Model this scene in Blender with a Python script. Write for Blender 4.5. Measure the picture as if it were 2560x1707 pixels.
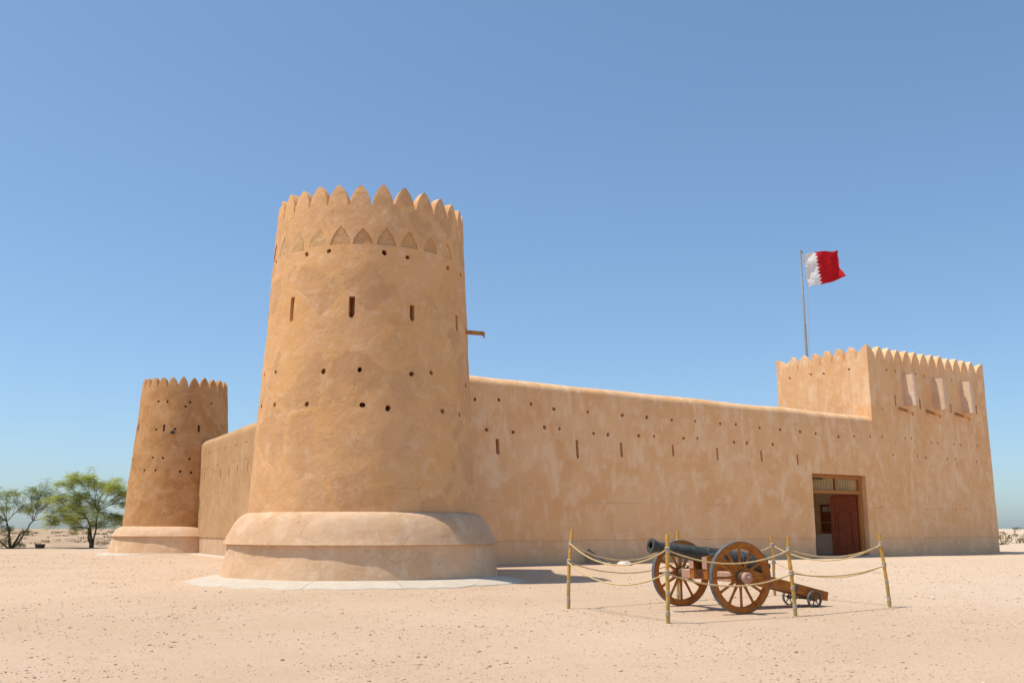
import bpy, bmesh, math, random
import numpy as np
from mathutils import Vector, Matrix, noise

R = math.radians
random.seed(7)
rng = np.random.default_rng(7)
for o in list(bpy.data.objects):
    bpy.data.objects.remove(o, do_unlink=True)
scene = bpy.context.scene
col = scene.collection

# ------------------------------------------------------------------ camera
CAM_Z = 1.1
cam_d = bpy.data.cameras.new('camera')
cam_d.sensor_width = 36.0
cam_d.lens = 2380 / 2560 * 36
cam_d.clip_end = 9000
cam = bpy.data.objects.new('camera', cam_d)
cam.location = (0, 0, CAM_Z)
cam.rotation_euler = (R(90) + math.atan((1321 - 853.5) / 2380), 0, 0)
col.objects.link(cam)
scene.camera = cam

# ------------------------------------------------------------------ sky, sun, exposure
SHADOW_AZ, SHADOW_K = R(78), 0.42          # direction shadows run (from +Y towards +X), shadow length per metre
SUN_EL = math.atan(1 / SHADOW_K)
world = bpy.data.worlds.new('World')
scene.world = world
world.use_nodes = True
wn = world.node_tree
bg = wn.nodes['Background']
sky = wn.nodes.new('ShaderNodeTexSky')
sky.sky_type = 'NISHITA'
sky.sun_disc = False
sky.sun_elevation = SUN_EL
sky.sun_rotation = SHADOW_AZ + math.pi
sky.altitude = 0
sky.air_density = 0.9
sky.dust_density = 1.0
sky.ozone_density = 10.0
tone = wn.nodes.new('ShaderNodeGamma')              # the photograph's soft contrast, everywhere alike
tone.inputs['Gamma'].default_value = 0.8
wn.links.new(sky.outputs[0], tone.inputs['Color'])
tint = wn.nodes.new('ShaderNodeMix'); tint.data_type = 'RGBA'; tint.blend_type = 'MULTIPLY'   # camera white balance
tint.inputs[0].default_value = 1.0; tint.inputs[7].default_value = (0.955, 1.0, 0.955, 1)
wn.links.new(tone.outputs[0], tint.inputs[6])
wn.links.new(tint.outputs[2], bg.inputs['Color'])
bg.inputs['Strength'].default_value = 0.15
sun_d = bpy.data.lights.new('sun', 'SUN')
sun_d.energy = 2.95
sun_d.angle = R(0.55)
sun_d.color = (1.0, 0.93, 0.82)
sun = bpy.data.objects.new('sun', sun_d)
sun.rotation_euler = Vector((SHADOW_K * math.sin(SHADOW_AZ), SHADOW_K * math.cos(SHADOW_AZ), -1)).to_track_quat('-Z', 'Y').to_euler()
sun.location = (-15, 0, 40)
col.objects.link(sun)
vs = scene.view_settings
vs.view_transform = 'Standard'
vs.look = 'None'
vs.exposure = 0.62
vs.gamma = 1.0
vs.use_curve_mapping = False
scene.cycles.max_bounces = 8
scene.cycles.diffuse_bounces = 6

# ------------------------------------------------------------------ helpers
def link(o, parent=None):
    col.objects.link(o)
    if parent is not None:
        o.parent = parent
    return o

def tag(o, label=None, cat=None, group=None, kind=None):
    if label: o['label'] = label
    if cat: o['category'] = cat
    if group: o['group'] = group
    if kind: o['kind'] = kind
    return o

def empty(name, loc, label, cat, group=None):
    o = bpy.data.objects.new(name, None)
    o.empty_display_size = 0.2
    o.location = loc
    link(o)
    return tag(o, label, cat, group)

def wloc(o):
    v = Vector((0, 0, 0))
    while o is not None:
        v = v + o.location
        o = o.parent
    return v

def finish(me, mat, smooth=35):
    if mat is not None:
        me.materials.append(mat)
    if smooth:
        me.polygons.foreach_set('use_smooth', [True] * len(me.polygons))
        me.set_sharp_from_angle(angle=R(smooth))
    me.update()
    return me

def obj(name, verts, faces, mat, parent=None, smooth=35, loc=None):
    """verts are WORLD coordinates; the object sits at loc (default: its parent's origin)."""
    me = bpy.data.meshes.new(name)
    base = wloc(parent) if parent is not None else Vector((0, 0, 0))
    l = Vector(loc) if loc is not None else base
    me.from_pydata([tuple(Vector(v) - l) for v in verts], [], [tuple(f) for f in faces])
    bm = bmesh.new(); bm.from_mesh(me)
    bmesh.ops.remove_doubles(bm, verts=bm.verts, dist=1e-5)
    bmesh.ops.recalc_face_normals(bm, faces=bm.faces)
    bm.to_mesh(me); bm.free()
    finish(me, mat, smooth)
    o = bpy.data.objects.new(name, me)
    link(o, parent)
    o.location = l - base
    return o

def inst(name, me, parent, loc=(0, 0, 0), rot=(0, 0, 0), scale=(1, 1, 1)):
    o = bpy.data.objects.new(name, me)
    link(o, parent)
    o.location, o.rotation_euler, o.scale = loc, rot, scale
    return o

def mesh_only(name, verts, faces, mat, smooth=35):
    me = bpy.data.meshes.new(name)
    me.from_pydata([tuple(v) for v in verts], [], [tuple(f) for f in faces])
    bm = bmesh.new(); bm.from_mesh(me)
    bmesh.ops.remove_doubles(bm, verts=bm.verts, dist=1e-5)
    bmesh.ops.recalc_face_normals(bm, faces=bm.faces)
    bm.to_mesh(me); bm.free()
    return finish(me, mat, smooth)

class MB:
    """collects simple solids in one vertex/face list"""
    def __init__(s): s.v, s.f = [], []
    def add(s, v, f):
        k = len(s.v); s.v += [Vector(p) for p in v]; s.f += [tuple(i + k for i in q) for q in f]; return s
    def box(s, a, b, M=None, bev=0):
        x0, y0, z0 = a; x1, y1, z1 = b
        if bev:
            pts = []
            for z, e in ((z0, bev), (z0 + bev, 0), (z1 - bev, 0), (z1, bev)):
                c = bev
                pts.append([(x0 + e + c, y0 + e, z), (x1 - e - c, y0 + e, z), (x1 - e, y0 + e + c, z), (x1 - e, y1 - e - c, z),
                            (x1 - e - c, y1 - e, z), (x0 + e + c, y1 - e, z), (x0 + e, y1 - e - c, z), (x0 + e, y0 + e + c, z)])
            v = [p for r_ in pts for p in r_]; f = []
            for j in range(3):
                for i in range(8):
                    f.append((j * 8 + i, j * 8 + (i + 1) % 8, j * 8 + 8 + (i + 1) % 8, j * 8 + 8 + i))
            f.append(tuple(range(7, -1, -1))); f.append(tuple(range(24, 32)))
        else:
            v = [(x0, y0, z0), (x1, y0, z0), (x1, y1, z0), (x0, y1, z0), (x0, y0, z1), (x1, y0, z1), (x1, y1, z1), (x0, y1, z1)]
            f = [(0, 3, 2, 1), (4, 5, 6, 7), (0, 1, 5, 4), (1, 2, 6, 5), (2, 3, 7, 6), (3, 0, 4, 7)]
        if M is not None: v = [M @ Vector(p) for p in v]
        return s.add(v, f)
    def tube(s, pts, rad, n=8, cap=True):
        pts = [Vector(p) for p in pts]
        rad = rad if isinstance(rad, (list, tuple)) else [rad] * len(pts)
        v, f = [], []
        ref = None
        for i, p in enumerate(pts):
            d = (pts[min(i + 1, len(pts) - 1)] - pts[max(i - 1, 0)]).normalized()
            if ref is None:
                ref = d.orthogonal().normalized()
            ref = (ref - d * ref.dot(d)).normalized()
            b = d.cross(ref)
            for k in range(n):
                a = 2 * math.pi * k / n
                v.append(p + (ref * math.cos(a) + b * math.sin(a)) * rad[i])
        for i in range(len(pts) - 1):
            for k in range(n):
                f.append((i * n + k, i * n + (k + 1) % n, (i + 1) * n + (k + 1) % n, (i + 1) * n + k))
        if cap:
            f.append(tuple(range(n - 1, -1, -1))); f.append(tuple(range((len(pts) - 1) * n, len(pts) * n)))
        return s.add(v, f)
    def lathe(s, prof, M, n=24, close=False):
        """prof: (r, h) pairs along local Z of M"""
        v, f = [], []
        for r_, h in prof:
            for k in range(n):
                a = 2 * math.pi * k / n
                v.append(M @ Vector((r_ * math.cos(a), r_ * math.sin(a), h)))
        m = len(prof)
        for i in range(m if close else m - 1):
            j = (i + 1) % m
            for k in range(n):
                f.append((i * n + k, i * n + (k + 1) % n, j * n + (k + 1) % n, j * n + k))
        if not close:
            f.append(tuple(range(n - 1, -1, -1))); f.append(tuple(range((m - 1) * n, m * n)))
        return s.add(v, f)
    def prism(s, outline, d, M=None):
        """outline: list of 3D points, extruded by vector d"""
        n = len(outline); d = Vector(d)
        v = [Vector(p) for p in outline] + [Vector(p) + d for p in outline]
        f = [tuple(range(n - 1, -1, -1)), tuple(range(n, 2 * n))] + [(i, (i + 1) % n, n + (i + 1) % n, n + i) for i in range(n)]
        if M is not None: v = [M @ p for p in v]
        return s.add(v, f)
    def obj(s, name, mat, parent=None, smooth=35, loc=None):
        return obj(name, s.v, s.f, mat, parent, smooth, loc)

def boolean_cut(target, cutter_mb):
    me = bpy.data.meshes.new('cutter')
    me.from_pydata([tuple(p) for p in cutter_mb.v], [], cutter_mb.f)
    bm = bmesh.new(); bm.from_mesh(me); bmesh.ops.recalc_face_normals(bm, faces=bm.faces); bm.to_mesh(me); bm.free()
    c = bpy.data.objects.new('cutter', me); col.objects.link(c)
    m = target.modifiers.new('cut', 'BOOLEAN'); m.operation = 'DIFFERENCE'; m.solver = 'EXACT'; m.object = c
    bpy.context.view_layer.update()
    dg = bpy.context.evaluated_depsgraph_get()
    new = bpy.data.meshes.new_from_object(target.evaluated_get(dg))
    target.modifiers.remove(m)
    old = target.data; target.data = new; new.name = old.name
    bpy.data.objects.remove(c, do_unlink=True); bpy.data.meshes.remove(me); bpy.data.meshes.remove(old)
    new.polygons.foreach_set('use_smooth', [True] * len(new.polygons))
    new.set_sharp_from_angle(angle=R(38)); new.update()

def sstep(a, b, x):
    t = min(1, max(0, (x - a) / (b - a))); return t * t * (3 - 2 * t)

# ------------------------------------------------------------------ materials
class NT:
    def __init__(s, name):
        s.m = bpy.data.materials.new(name); s.m.use_nodes = True
        s.t = s.m.node_tree; s.n = s.t.nodes; s.bsdf = s.n['Principled BSDF']
        s.bsdf.inputs['Specular IOR Level'].default_value = 0.15
    def new(s, t, **kw):
        n = s.n.new(t)
        for k, v in kw.items(): setattr(n, k, v)
        return n
    def l(s, a, b): s.t.links.new(a, b)
    def pos(s):
        if not hasattr(s, '_pos'): s._pos = s.new('ShaderNodeNewGeometry')
        return s._pos.outputs['Position']
    def mapv(s, scale, src=None, loc=(0, 0, 0)):
        m = s.new('ShaderNodeMapping'); m.inputs['Scale'].default_value = scale; m.inputs['Location'].default_value = loc
        s.l(src if src is not None else s.pos(), m.inputs['Vector']); return m.outputs[0]
    def noise(s, scale, detail=4, rough=0.55, src=None, dist=0, out='Fac'):
        n = s.new('ShaderNodeTexNoise')
        n.inputs['Scale'].default_value = scale; n.inputs['Detail'].default_value = detail
        n.inputs['Roughness'].default_value = rough; n.inputs['Distortion'].default_value = dist
        s.l(src if src is not None else s.pos(), n.inputs['Vector']); return n.outputs[out]
    def ramp(s, src, a, b, ca=0.0, cb=1.0, interp='EASE'):
        r = s.new('ShaderNodeMapRange'); r.interpolation_type = 'SMOOTHSTEP' if interp == 'EASE' else 'LINEAR'
        r.inputs['From Min'].default_value = a; r.inputs['From Max'].default_value = b
        r.inputs['To Min'].default_value = ca; r.inputs['To Max'].default_value = cb
        s.l(src, r.inputs['Value']); return r.outputs[0]
    def mix(s, fac, a, b, mode='MIX'):
        m = s.new('ShaderNodeMix'); m.data_type = 'RGBA'; m.blend_type = mode
        for v, i in ((fac, m.inputs[0]), (a, m.inputs[6]), (b, m.inputs[7])):
            if hasattr(v, 'is_linked'): s.l(v, i)
            elif isinstance(v, (int, float)): i.default_value = v
            else: i.default_value = (*v, 1)
        return m.outputs[2]
    def math(s, op, a, b=0.0):
        m = s.new('ShaderNodeMath'); m.operation = op
        for v, i in ((a, m.inputs[0]), (b, m.inputs[1])):
            if hasattr(v, 'is_linked'): s.l(v, i)
            else: i.default_value = v
        return m.outputs[0]
    def vmath(s, op, a, b):
        m = s.new('ShaderNodeVectorMath'); m.operation = op
        for v, i in ((a, m.inputs[0]), (b, m.inputs[1])):
            if hasattr(v, 'is_linked'): s.l(v, i)
            else: i.default_value = v
        return m.outputs[0]
    def voronoi(s, scale, src=None, feature='F1', out='Color'):
        n = s.new('ShaderNodeTexVoronoi'); n.feature = feature
        n.inputs['Scale'].default_value = scale
        s.l(src if src is not None else s.pos(), n.inputs['Vector']); return n.outputs[out]
    def sep(s, src, i):
        n = s.new('ShaderNodeSeparateXYZ'); s.l(src, n.inputs[0]); return n.outputs[i]
    def bump(s, layers):
        prev = None
        for h, dist in layers:
            b = s.new('ShaderNodeBump'); b.inputs['Strength'].default_value = 1.0; b.inputs['Distance'].default_value = dist
            s.l(h, b.inputs['Height'])
            if prev is not None: s.l(prev, b.inputs['Normal'])
            prev = b.outputs[0]
        s.l(prev, s.bsdf.inputs['Normal'])
    def done(s, color, rough=0.9, spec=None, metal=None):
        i = s.bsdf.inputs['Base Color']
        if hasattr(color, 'is_linked'): s.l(color, i)
        else: i.default_value = (*color, 1)
        i = s.bsdf.inputs['Roughness']
        if hasattr(rough, 'is_linked'): s.l(rough, i)
        else: i.default_value = rough
        if spec is not None: s.bsdf.inputs['Specular IOR Level'].default_value = spec
        if metal is not None: s.bsdf.inputs['Metallic'].default_value = metal
        return s.m

def plaster(name, base, light, dark, patch=0.5, vein=None, drip=0.35, lifts=(), rough_amt=1.0, grit=1.0, vs=0.62, trowel=0.0, top=None):
    """hand-applied earth render: cloudy tone, repair patches with lighter seams, brushed drips, pitted relief"""
    t = NT(name)
    warp = t.vmath('ADD', t.pos(), t.vmath('SCALE', t.noise(1.1, 5, 0.6, out='Color'), (0, 0, 0)))
    sc = warp.node.inputs[1].links[0].from_node; sc.inputs['Scale'].default_value = 0.55
    cell = t.voronoi(vs, warp, 'F1', 'Color')
    cr = t.sep(cell, 0)
    cloud = t.ramp(t.noise(0.8, 5, 0.62), 0.36, 0.66)
    mott = t.noise(3.4, 7, 0.68, None, 0.35)
    bumps = []
    if vein:
        # patchwork of repairs: duller fill inside each cell, ochre seams between
        edge = t.voronoi(vs, warp, 'DISTANCE_TO_EDGE', 'Distance')
        inside = t.ramp(edge, 0.02, 0.09)
        keep = t.math('MULTIPLY', t.ramp(cr, 0.25, 0.4), t.ramp(t.noise(0.9, 4, 0.6), 0.33, 0.43))
        c = t.mix(t.math('MULTIPLY', cloud, 0.8), base, vein)
        fill = t.mix(t.sep(cell, 1), dark, tuple(0.5 * (x + y) for x, y in zip(dark, base)))
        fill = t.mix(t.math('MULTIPLY', cloud, 0.15), fill, base)
        c = t.mix(t.math('MULTIPLY', t.math('MULTIPLY', inside, keep), patch), c, fill)
        rim = t.ramp(t.math('ABSOLUTE', t.math('SUBTRACT', edge, 0.07)), 0.003, 0.03, 1.0, 0.0)
        rim = t.math('MULTIPLY', t.math('MULTIPLY', rim, keep), t.ramp(t.noise(2.1, 4), 0.52, 0.66))
        c = t.mix(t.math('MULTIPLY', rim, 0.55), c, light)
        bumps.append((t.math('MULTIPLY', inside, keep), -0.004))
        c = t.mix(t.ramp(mott, 0.52, 0.66, 0.0, 0.5), c, light)
        c = t.mix(t.ramp(mott, 0.34, 0.47, 0.35, 0.0), c, dark)
    else:
        c = t.mix(cloud, base, dark)
        c = t.mix(t.math('MULTIPLY', t.ramp(t.math('ADD', cr, t.math('MULTIPLY', mott, 0.5)), 0.62, 0.95), patch), c, dark)
        c = t.mix(t.math('MULTIPLY', t.ramp(t.math('ADD', t.sep(cell, 1), t.math('MULTIPLY', mott, 0.5)), 0.75, 1.1), patch * 0.6), c, light)
        c = t.mix(t.ramp(t.noise(1.7, 5, 0.55), 0.5, 0.66, 0.0, 0.5), c, light)
        c = t.mix(t.ramp(mott, 0.52, 0.68, 0.0, 0.4), c, light)
        c = t.mix(t.ramp(mott, 0.34, 0.47, 0.3, 0.0), c, dark)
    if trowel:
        tr = t.noise(6.5, 5, 0.7, t.mapv((1.0, 1.0, 3.2)), 0.8)
        m = t.math('MULTIPLY', t.ramp(tr, 0.58, 0.68), t.ramp(t.noise(1.0, 3), 0.45, 0.62))
        c = t.mix(t.math('MULTIPLY', m, trowel), c, light)
        bumps.append((m, 0.006))
    # brushed, vertically drawn light drips
    st = t.noise(1.9, 5, 0.6, t.mapv((1, 1, 0.38)), 0.4)
    c = t.mix(t.math('MULTIPLY', t.ramp(st, 0.52, 0.68), drip), c, light)
    st2 = t.noise(5.2, 4, 0.6, t.mapv((1, 1, 0.3)))
    c = t.mix(t.math('MULTIPLY', t.ramp(st2, 0.52, 0.75), drip * 0.45), c, light)
    if top:
        # rain streaks that start at the wall head and thin out downwards
        zz = t.sep(t.pos(), 2)
        sk = t.noise(4.6, 4, 0.6, t.mapv((1, 1, 0.10)), 0.2)
        sk = t.math('MULTIPLY', t.ramp(sk, 0.46, 0.66), t.ramp(t.math('ADD', zz, t.math('MULTIPLY', t.noise(1.3, 3), 1.6)), top[0] + 0.8, top[1] + 0.8))
        c = t.mix(t.math('MULTIPLY', sk, 0.55), c, top[2])
        damp = t.math('MULTIPLY', t.ramp(t.math('ADD', zz, t.math('MULTIPLY', t.noise(2.2, 4, 0.65), 0.5)), 0.45, 1.05, 1.0, 0.0), 0.55)
        c = t.mix(damp, c, top[3])
    for z, col_, wob in lifts:
        h = t.math('ADD', t.sep(t.pos(), 2), t.math('MULTIPLY', t.math('SUBTRACT', t.noise(1.4, 4, 0.65), 0.5), wob))
        ln = t.ramp(t.math('ABSOLUTE', t.math('SUBTRACT', h, z)), 0.008, 0.05, 1.0, 0.0)
        c = t.mix(t.math('MULTIPLY', t.math('MULTIPLY', ln, t.ramp(t.noise(0.6, 3), 0.4, 0.6, 0.15, 1.0)), 0.4), c, col_)
        below = t.math('MULTIPLY', t.ramp(h, z - 0.03, z + 0.01, 1.0, 0.0), t.ramp(t.noise(0.7, 3), 0.4, 0.6, 0.0, 0.55))
        c = t.mix(below, c, base)
    w2 = t.vmath('ADD', t.pos(), t.vmath('SCALE', t.noise(4.0, 5, 0.7, out='Color'), (0, 0, 0)))
    w2.node.inputs[1].links[0].from_node.inputs['Scale'].default_value = 0.22
    ck = t.voronoi(0.9, w2, 'DISTANCE_TO_EDGE', 'Distance')
    ck = t.math('MULTIPLY', t.ramp(ck, 0.0015, 0.008, 1.0, 0.0), t.ramp(t.noise(0.9, 4, 0.6), 0.5, 0.6))
    c = t.mix(t.math('MULTIPLY', ck, 0.28), c, tuple(x * 0.65 for x in dark))
    bumps.append((ck, -0.003))
    fine = t.noise(38, 3, 0.7)
    c = t.mix(t.ramp(fine, 0.3, 0.75, 0.0, 0.16 * grit), c, dark)
    sp = t.voronoi(55, None, 'F1', 'Distance')
    c = t.mix(t.math('MULTIPLY', t.ramp(sp, 0.0, 0.22, 1.0, 0.0), t.ramp(t.noise(3, 2), 0.5, 0.6, 0, 0.3 * grit)), c, light)
    t.bump([(t.noise(2.6, 5, 0.62), 0.032 * rough_amt), (t.noise(9, 5, 0.65, None, 0.6), 0.011 * rough_amt), (t.noise(42, 3, 0.7), 0.004 * grit)] + bumps)
    return t.done(c, 0.95, 0.08)

P_TOWER = plaster('ochre_tower_render', (0.71, 0.41, 0.20), (0.78, 0.525, 0.325), (0.56, 0.31, 0.15), 0.8, (0.72, 0.39, 0.15), 0.14, rough_amt=0.85, vs=0.78, trowel=0.6)
P_FAR = plaster('brown_tower_render', (0.55, 0.30, 0.13), (0.62, 0.365, 0.185), (0.44, 0.22, 0.085), 0.7, None, 0.22, vs=1.7, trowel=0.3)
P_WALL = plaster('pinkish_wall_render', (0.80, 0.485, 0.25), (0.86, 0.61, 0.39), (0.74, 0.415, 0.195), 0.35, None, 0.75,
                 lifts=((1.93, (0.56, 0.34, 0.185), 0.16),), rough_amt=0.7, top=(3.9, 5.4, (0.67, 0.41, 0.215), (0.74, 0.49, 0.29)))
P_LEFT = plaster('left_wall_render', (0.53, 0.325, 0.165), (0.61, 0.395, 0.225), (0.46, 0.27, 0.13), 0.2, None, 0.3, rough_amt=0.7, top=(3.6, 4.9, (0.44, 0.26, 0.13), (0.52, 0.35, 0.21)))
P_SHOULDER = plaster('peach_shoulder_render', (0.61, 0.40, 0.245), (0.68, 0.49, 0.335), (0.55, 0.345, 0.195), 0.25, None, 0.6, rough_amt=0.7, trowel=0.25)
P_BASE = plaster('grey_pink_base_render', (0.70, 0.465, 0.285), (0.77, 0.56, 0.375), (0.63, 0.395, 0.225), 0.3, None, 0.6, rough_amt=0.9, trowel=0.4)
P_FOOT = plaster('wall_foot_render', (0.77, 0.495, 0.285), (0.83, 0.59, 0.39), (0.70, 0.43, 0.23), 0.3, None, 0.6, rough_amt=0.8)
P_BOX = plaster('pale_box_render', (0.74, 0.545, 0.39), (0.79, 0.63, 0.49), (0.67, 0.47, 0.31), 0.3, None, 0.4, rough_amt=0.8)
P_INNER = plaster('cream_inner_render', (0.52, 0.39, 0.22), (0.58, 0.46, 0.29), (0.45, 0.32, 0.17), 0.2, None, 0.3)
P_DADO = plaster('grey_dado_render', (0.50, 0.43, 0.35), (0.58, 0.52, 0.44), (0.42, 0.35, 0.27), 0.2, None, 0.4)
P_NICHE = [plaster('niche_ochre', (0.66, 0.39, 0.18), (0.72, 0.49, 0.28), (0.58, 0.335, 0.155), 0.7, (0.66, 0.45, 0.24), 0.3, rough_amt=1.8, vs=3.0),
           plaster('niche_brown', (0.58, 0.325, 0.15), (0.66, 0.42, 0.235), (0.53, 0.29, 0.13), 0.7, None, 0.3, rough_amt=1.8, vs=3.0)]

def mat_sand():
    t = NT('desert_sand')
    big = t.noise(0.12, 5, 0.6)
    c = t.mix(t.ramp(big, 0.35, 0.65), (0.525, 0.372, 0.25), (0.59, 0.43, 0.30))
    c = t.mix(t.ramp(t.noise(0.9, 6, 0.65), 0.45, 0.7, 0, 0.55), c, (0.58, 0.425, 0.305))
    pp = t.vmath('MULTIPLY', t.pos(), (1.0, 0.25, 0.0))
    pale_side = t.math('ADD', t.math('ADD', t.sep(pp, 0), t.sep(pp, 1)), t.math('MULTIPLY', t.noise(0.35, 4, 0.6), 9.0))
    c = t.mix(t.ramp(pale_side, 11.5, 20.0, 0.0, 0.8), c, (0.63, 0.485, 0.355))  # sand turns paler towards the right and the back
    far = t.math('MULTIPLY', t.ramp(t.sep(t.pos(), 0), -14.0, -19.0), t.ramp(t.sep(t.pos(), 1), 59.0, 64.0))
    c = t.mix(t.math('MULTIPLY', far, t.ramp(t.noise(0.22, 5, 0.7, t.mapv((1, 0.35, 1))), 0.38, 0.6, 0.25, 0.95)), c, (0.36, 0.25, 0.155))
    c = t.mix(t.ramp(t.noise(2.7, 6, 0.7), 0.52, 0.72, 0, 0.45), c, (0.50, 0.345, 0.215))
    g = t.noise(28, 4, 0.75)
    c = t.mix(t.ramp(g, 0.48, 0.7, 0, 0.7), c, (0.45, 0.315, 0.205))
    c = t.mix(t.ramp(t.noise(55, 3, 0.75), 0.55, 0.75, 0, 0.5), c, (0.71, 0.56, 0.42))
    v = t.voronoi(34, None, 'F1', 'Distance')
    vc = t.voronoi(34, None, 'F1', 'Color')
    sel = t.math('MULTIPLY', t.ramp(v, 0.12, 0.3, 1, 0), t.ramp(t.sep(vc, 0), 0.72, 0.78))
    c = t.mix(t.math('MULTIPLY', sel, 0.45), c, t.mix(t.sep(vc, 1), (0.33, 0.25, 0.18), (0.68, 0.56, 0.45)))
    t.bump([(t.noise(1.1, 5, 0.6), 0.03), (t.noise(7, 6, 0.7), 0.014), (g, 0.008), (sel, 0.006)])
    return t.done(c, 0.97, 0.05)
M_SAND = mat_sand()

def mat_pebble():
    t = NT('pebble_stone')
    g = t.new('ShaderNodeNewGeometry')
    r_ = t.new('ShaderNodeValToRGB'); e = r_.color_ramp.elements
    e[0].position = 0; e[0].color = (0.40, 0.29, 0.205, 1); e[1].position = 1; e[1].color = (0.66, 0.54, 0.42, 1)
    for p, cc in ((0.25, (0.50, 0.36, 0.25)), (0.55, (0.52, 0.37, 0.255)), (0.8, (0.57, 0.43, 0.31))):
        x = e.new(p); x.color = (*cc, 1)
    t.l(g.outputs['Random Per Island'], r_.inputs[0])
    t.bump([(t.noise(60, 3), 0.004)])
    return t.done(r_.outputs[0], 0.9, 0.1)
M_PEB = mat_pebble()

def mat_simple(name, a, b, scale=6, rough=0.8, spec=0.2, bumpd=0.004, stretch=(1, 1, 1), metal=0, bscale=None):
    t = NT(name)
    v = t.mapv(stretch)
    n = t.noise(scale, 5, 0.65, v)
    c = t.mix(t.ramp(n, 0.35, 0.68), a, b)
    c = t.mix(t.ramp(t.noise(scale * 6, 3, 0.7, v), 0.45, 0.75, 0, 0.35), c, tuple(x * 0.6 for x in a))
    t.bump([(t.noise(bscale or scale * 3, 4, 0.7, v), bumpd)])
    return t.done(c, rough, spec, metal)

M_CONC = mat_simple('pale_concrete', (0.53, 0.455, 0.36), (0.58, 0.505, 0.405), 2.5, 0.9, 0.1, 0.006)
M_CONC_G = mat_simple('grey_concrete', (0.44, 0.385, 0.31), (0.49, 0.43, 0.35), 2.5, 0.9, 0.1, 0.006)
M_WHITE = mat_simple('whitish_stone', (0.62, 0.56, 0.48), (0.68, 0.63, 0.56), 6, 0.85, 0.1, 0.02)
M_IRON = mat_simple('pitted_black_iron', (0.034, 0.037, 0.032), (0.075, 0.078, 0.068), 14, 0.62, 0.35, 0.006, bscale=60)
M_TYRE = mat_simple('grey_iron_tyre', (0.085, 0.09, 0.092), (0.14, 0.145, 0.145), 10, 0.6, 0.4, 0.002)
M_DARK = mat_simple('dark_bore', (0.012, 0.011, 0.010), (0.03, 0.025, 0.02), 10, 0.9, 0.1)
def mat_worn_wood():
    t = NT('oiled_carriage_wood')
    g = t.noise(7, 5, 0.65, t.mapv((1, 1, 1.6)), 0.6)
    c = t.mix(t.ramp(g, 0.32, 0.68), (0.31, 0.095, 0.011), (0.46, 0.165, 0.022))
    gr = t.noise(70, 4, 0.7, t.mapv((1, 1, 0.25)))
    c = t.mix(t.ramp(gr, 0.5, 0.72, 0, 0.55), c, (0.13, 0.04, 0.01))
    c = t.mix(t.ramp(t.noise(3.5, 5, 0.7), 0.54, 0.72, 0, 0.5), c, (0.17, 0.055, 0.015))
    c = t.mix(t.ramp(t.noise(16, 5, 0.75), 0.6, 0.72, 0, 0.55), c, (0.50, 0.30, 0.15))
    t.bump([(gr, 0.003), (t.noise(14, 4), 0.004)])
    return t.done(c, t.ramp(t.noise(9, 3), 0.3, 0.7, 0.42, 0.75), 0.25)
M_WOODC = mat_worn_wood()
M_WOODK = mat_simple('dark_carriage_wood', (0.17, 0.06, 0.02), (0.25, 0.095, 0.03), 9, 0.6, 0.25, 0.003)
M_WOODP = mat_simple('faded_pink_wood', (0.44, 0.26, 0.19), (0.52, 0.33, 0.25), 12, 0.75, 0.15, 0.004)
M_HUB = mat_simple('dark_hub_wood', (0.10, 0.055, 0.03), (0.16, 0.085, 0.045), 14, 0.7, 0.2, 0.004)
M_DOORF = mat_simple('door_frame_wood', (0.34, 0.13, 0.03), (0.44, 0.19, 0.05), 7, 0.55, 0.25, 0.003, (3, 3, 0.5))
M_DOOR = mat_simple('dark_red_door_wood', (0.20, 0.043, 0.013), (0.29, 0.07, 0.02), 7, 0.5, 0.25, 0.004, (4, 4, 0.4))
M_SHUT = mat_simple('dark_shutter_wood', (0.10, 0.035, 0.016), (0.15, 0.055, 0.024), 7, 0.6, 0.2, 0.004, (4, 4, 0.4))
M_SPOUT = mat_simple('spout_wood', (0.40, 0.18, 0.055), (0.50, 0.25, 0.09), 6, 0.7, 0.2, 0.005)
M_BARS = mat_simple('pale_transom_sticks', (0.48, 0.36, 0.17), (0.58, 0.46, 0.24), 8, 0.7, 0.2, 0.003)
M_ROPE = mat_simple('tan_rope', (0.55, 0.39, 0.18), (0.66, 0.50, 0.27), 60, 0.9, 0.1, 0.003)
M_LASH = mat_simple('grey_lashing', (0.42, 0.36, 0.27), (0.55, 0.48, 0.38), 50, 0.9, 0.1, 0.003)
M_POLE = mat_simple('galvanised_pole', (0.30, 0.31, 0.31), (0.38, 0.39, 0.39), 5, 0.45, 0.4, 0.001)
M_BLACK = mat_simple('black_plastic', (0.02, 0.02, 0.022), (0.035, 0.035, 0.035), 5, 0.5, 0.3, 0.001)
M_GLASS = mat_simple('dusty_pane', (0.30, 0.28, 0.22), (0.36, 0.33, 0.26), 4, 0.35, 0.5, 0.001)
M_BARK = mat_simple('acacia_bark', (0.085, 0.06, 0.042), (0.15, 0.11, 0.08), 10, 0.95, 0.1, 0.02, (1, 1, 0.4))
M_FENCE = mat_simple('rusty_fence_steel', (0.12, 0.09, 0.07), (0.18, 0.14, 0.11), 8, 0.8, 0.2)

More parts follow.
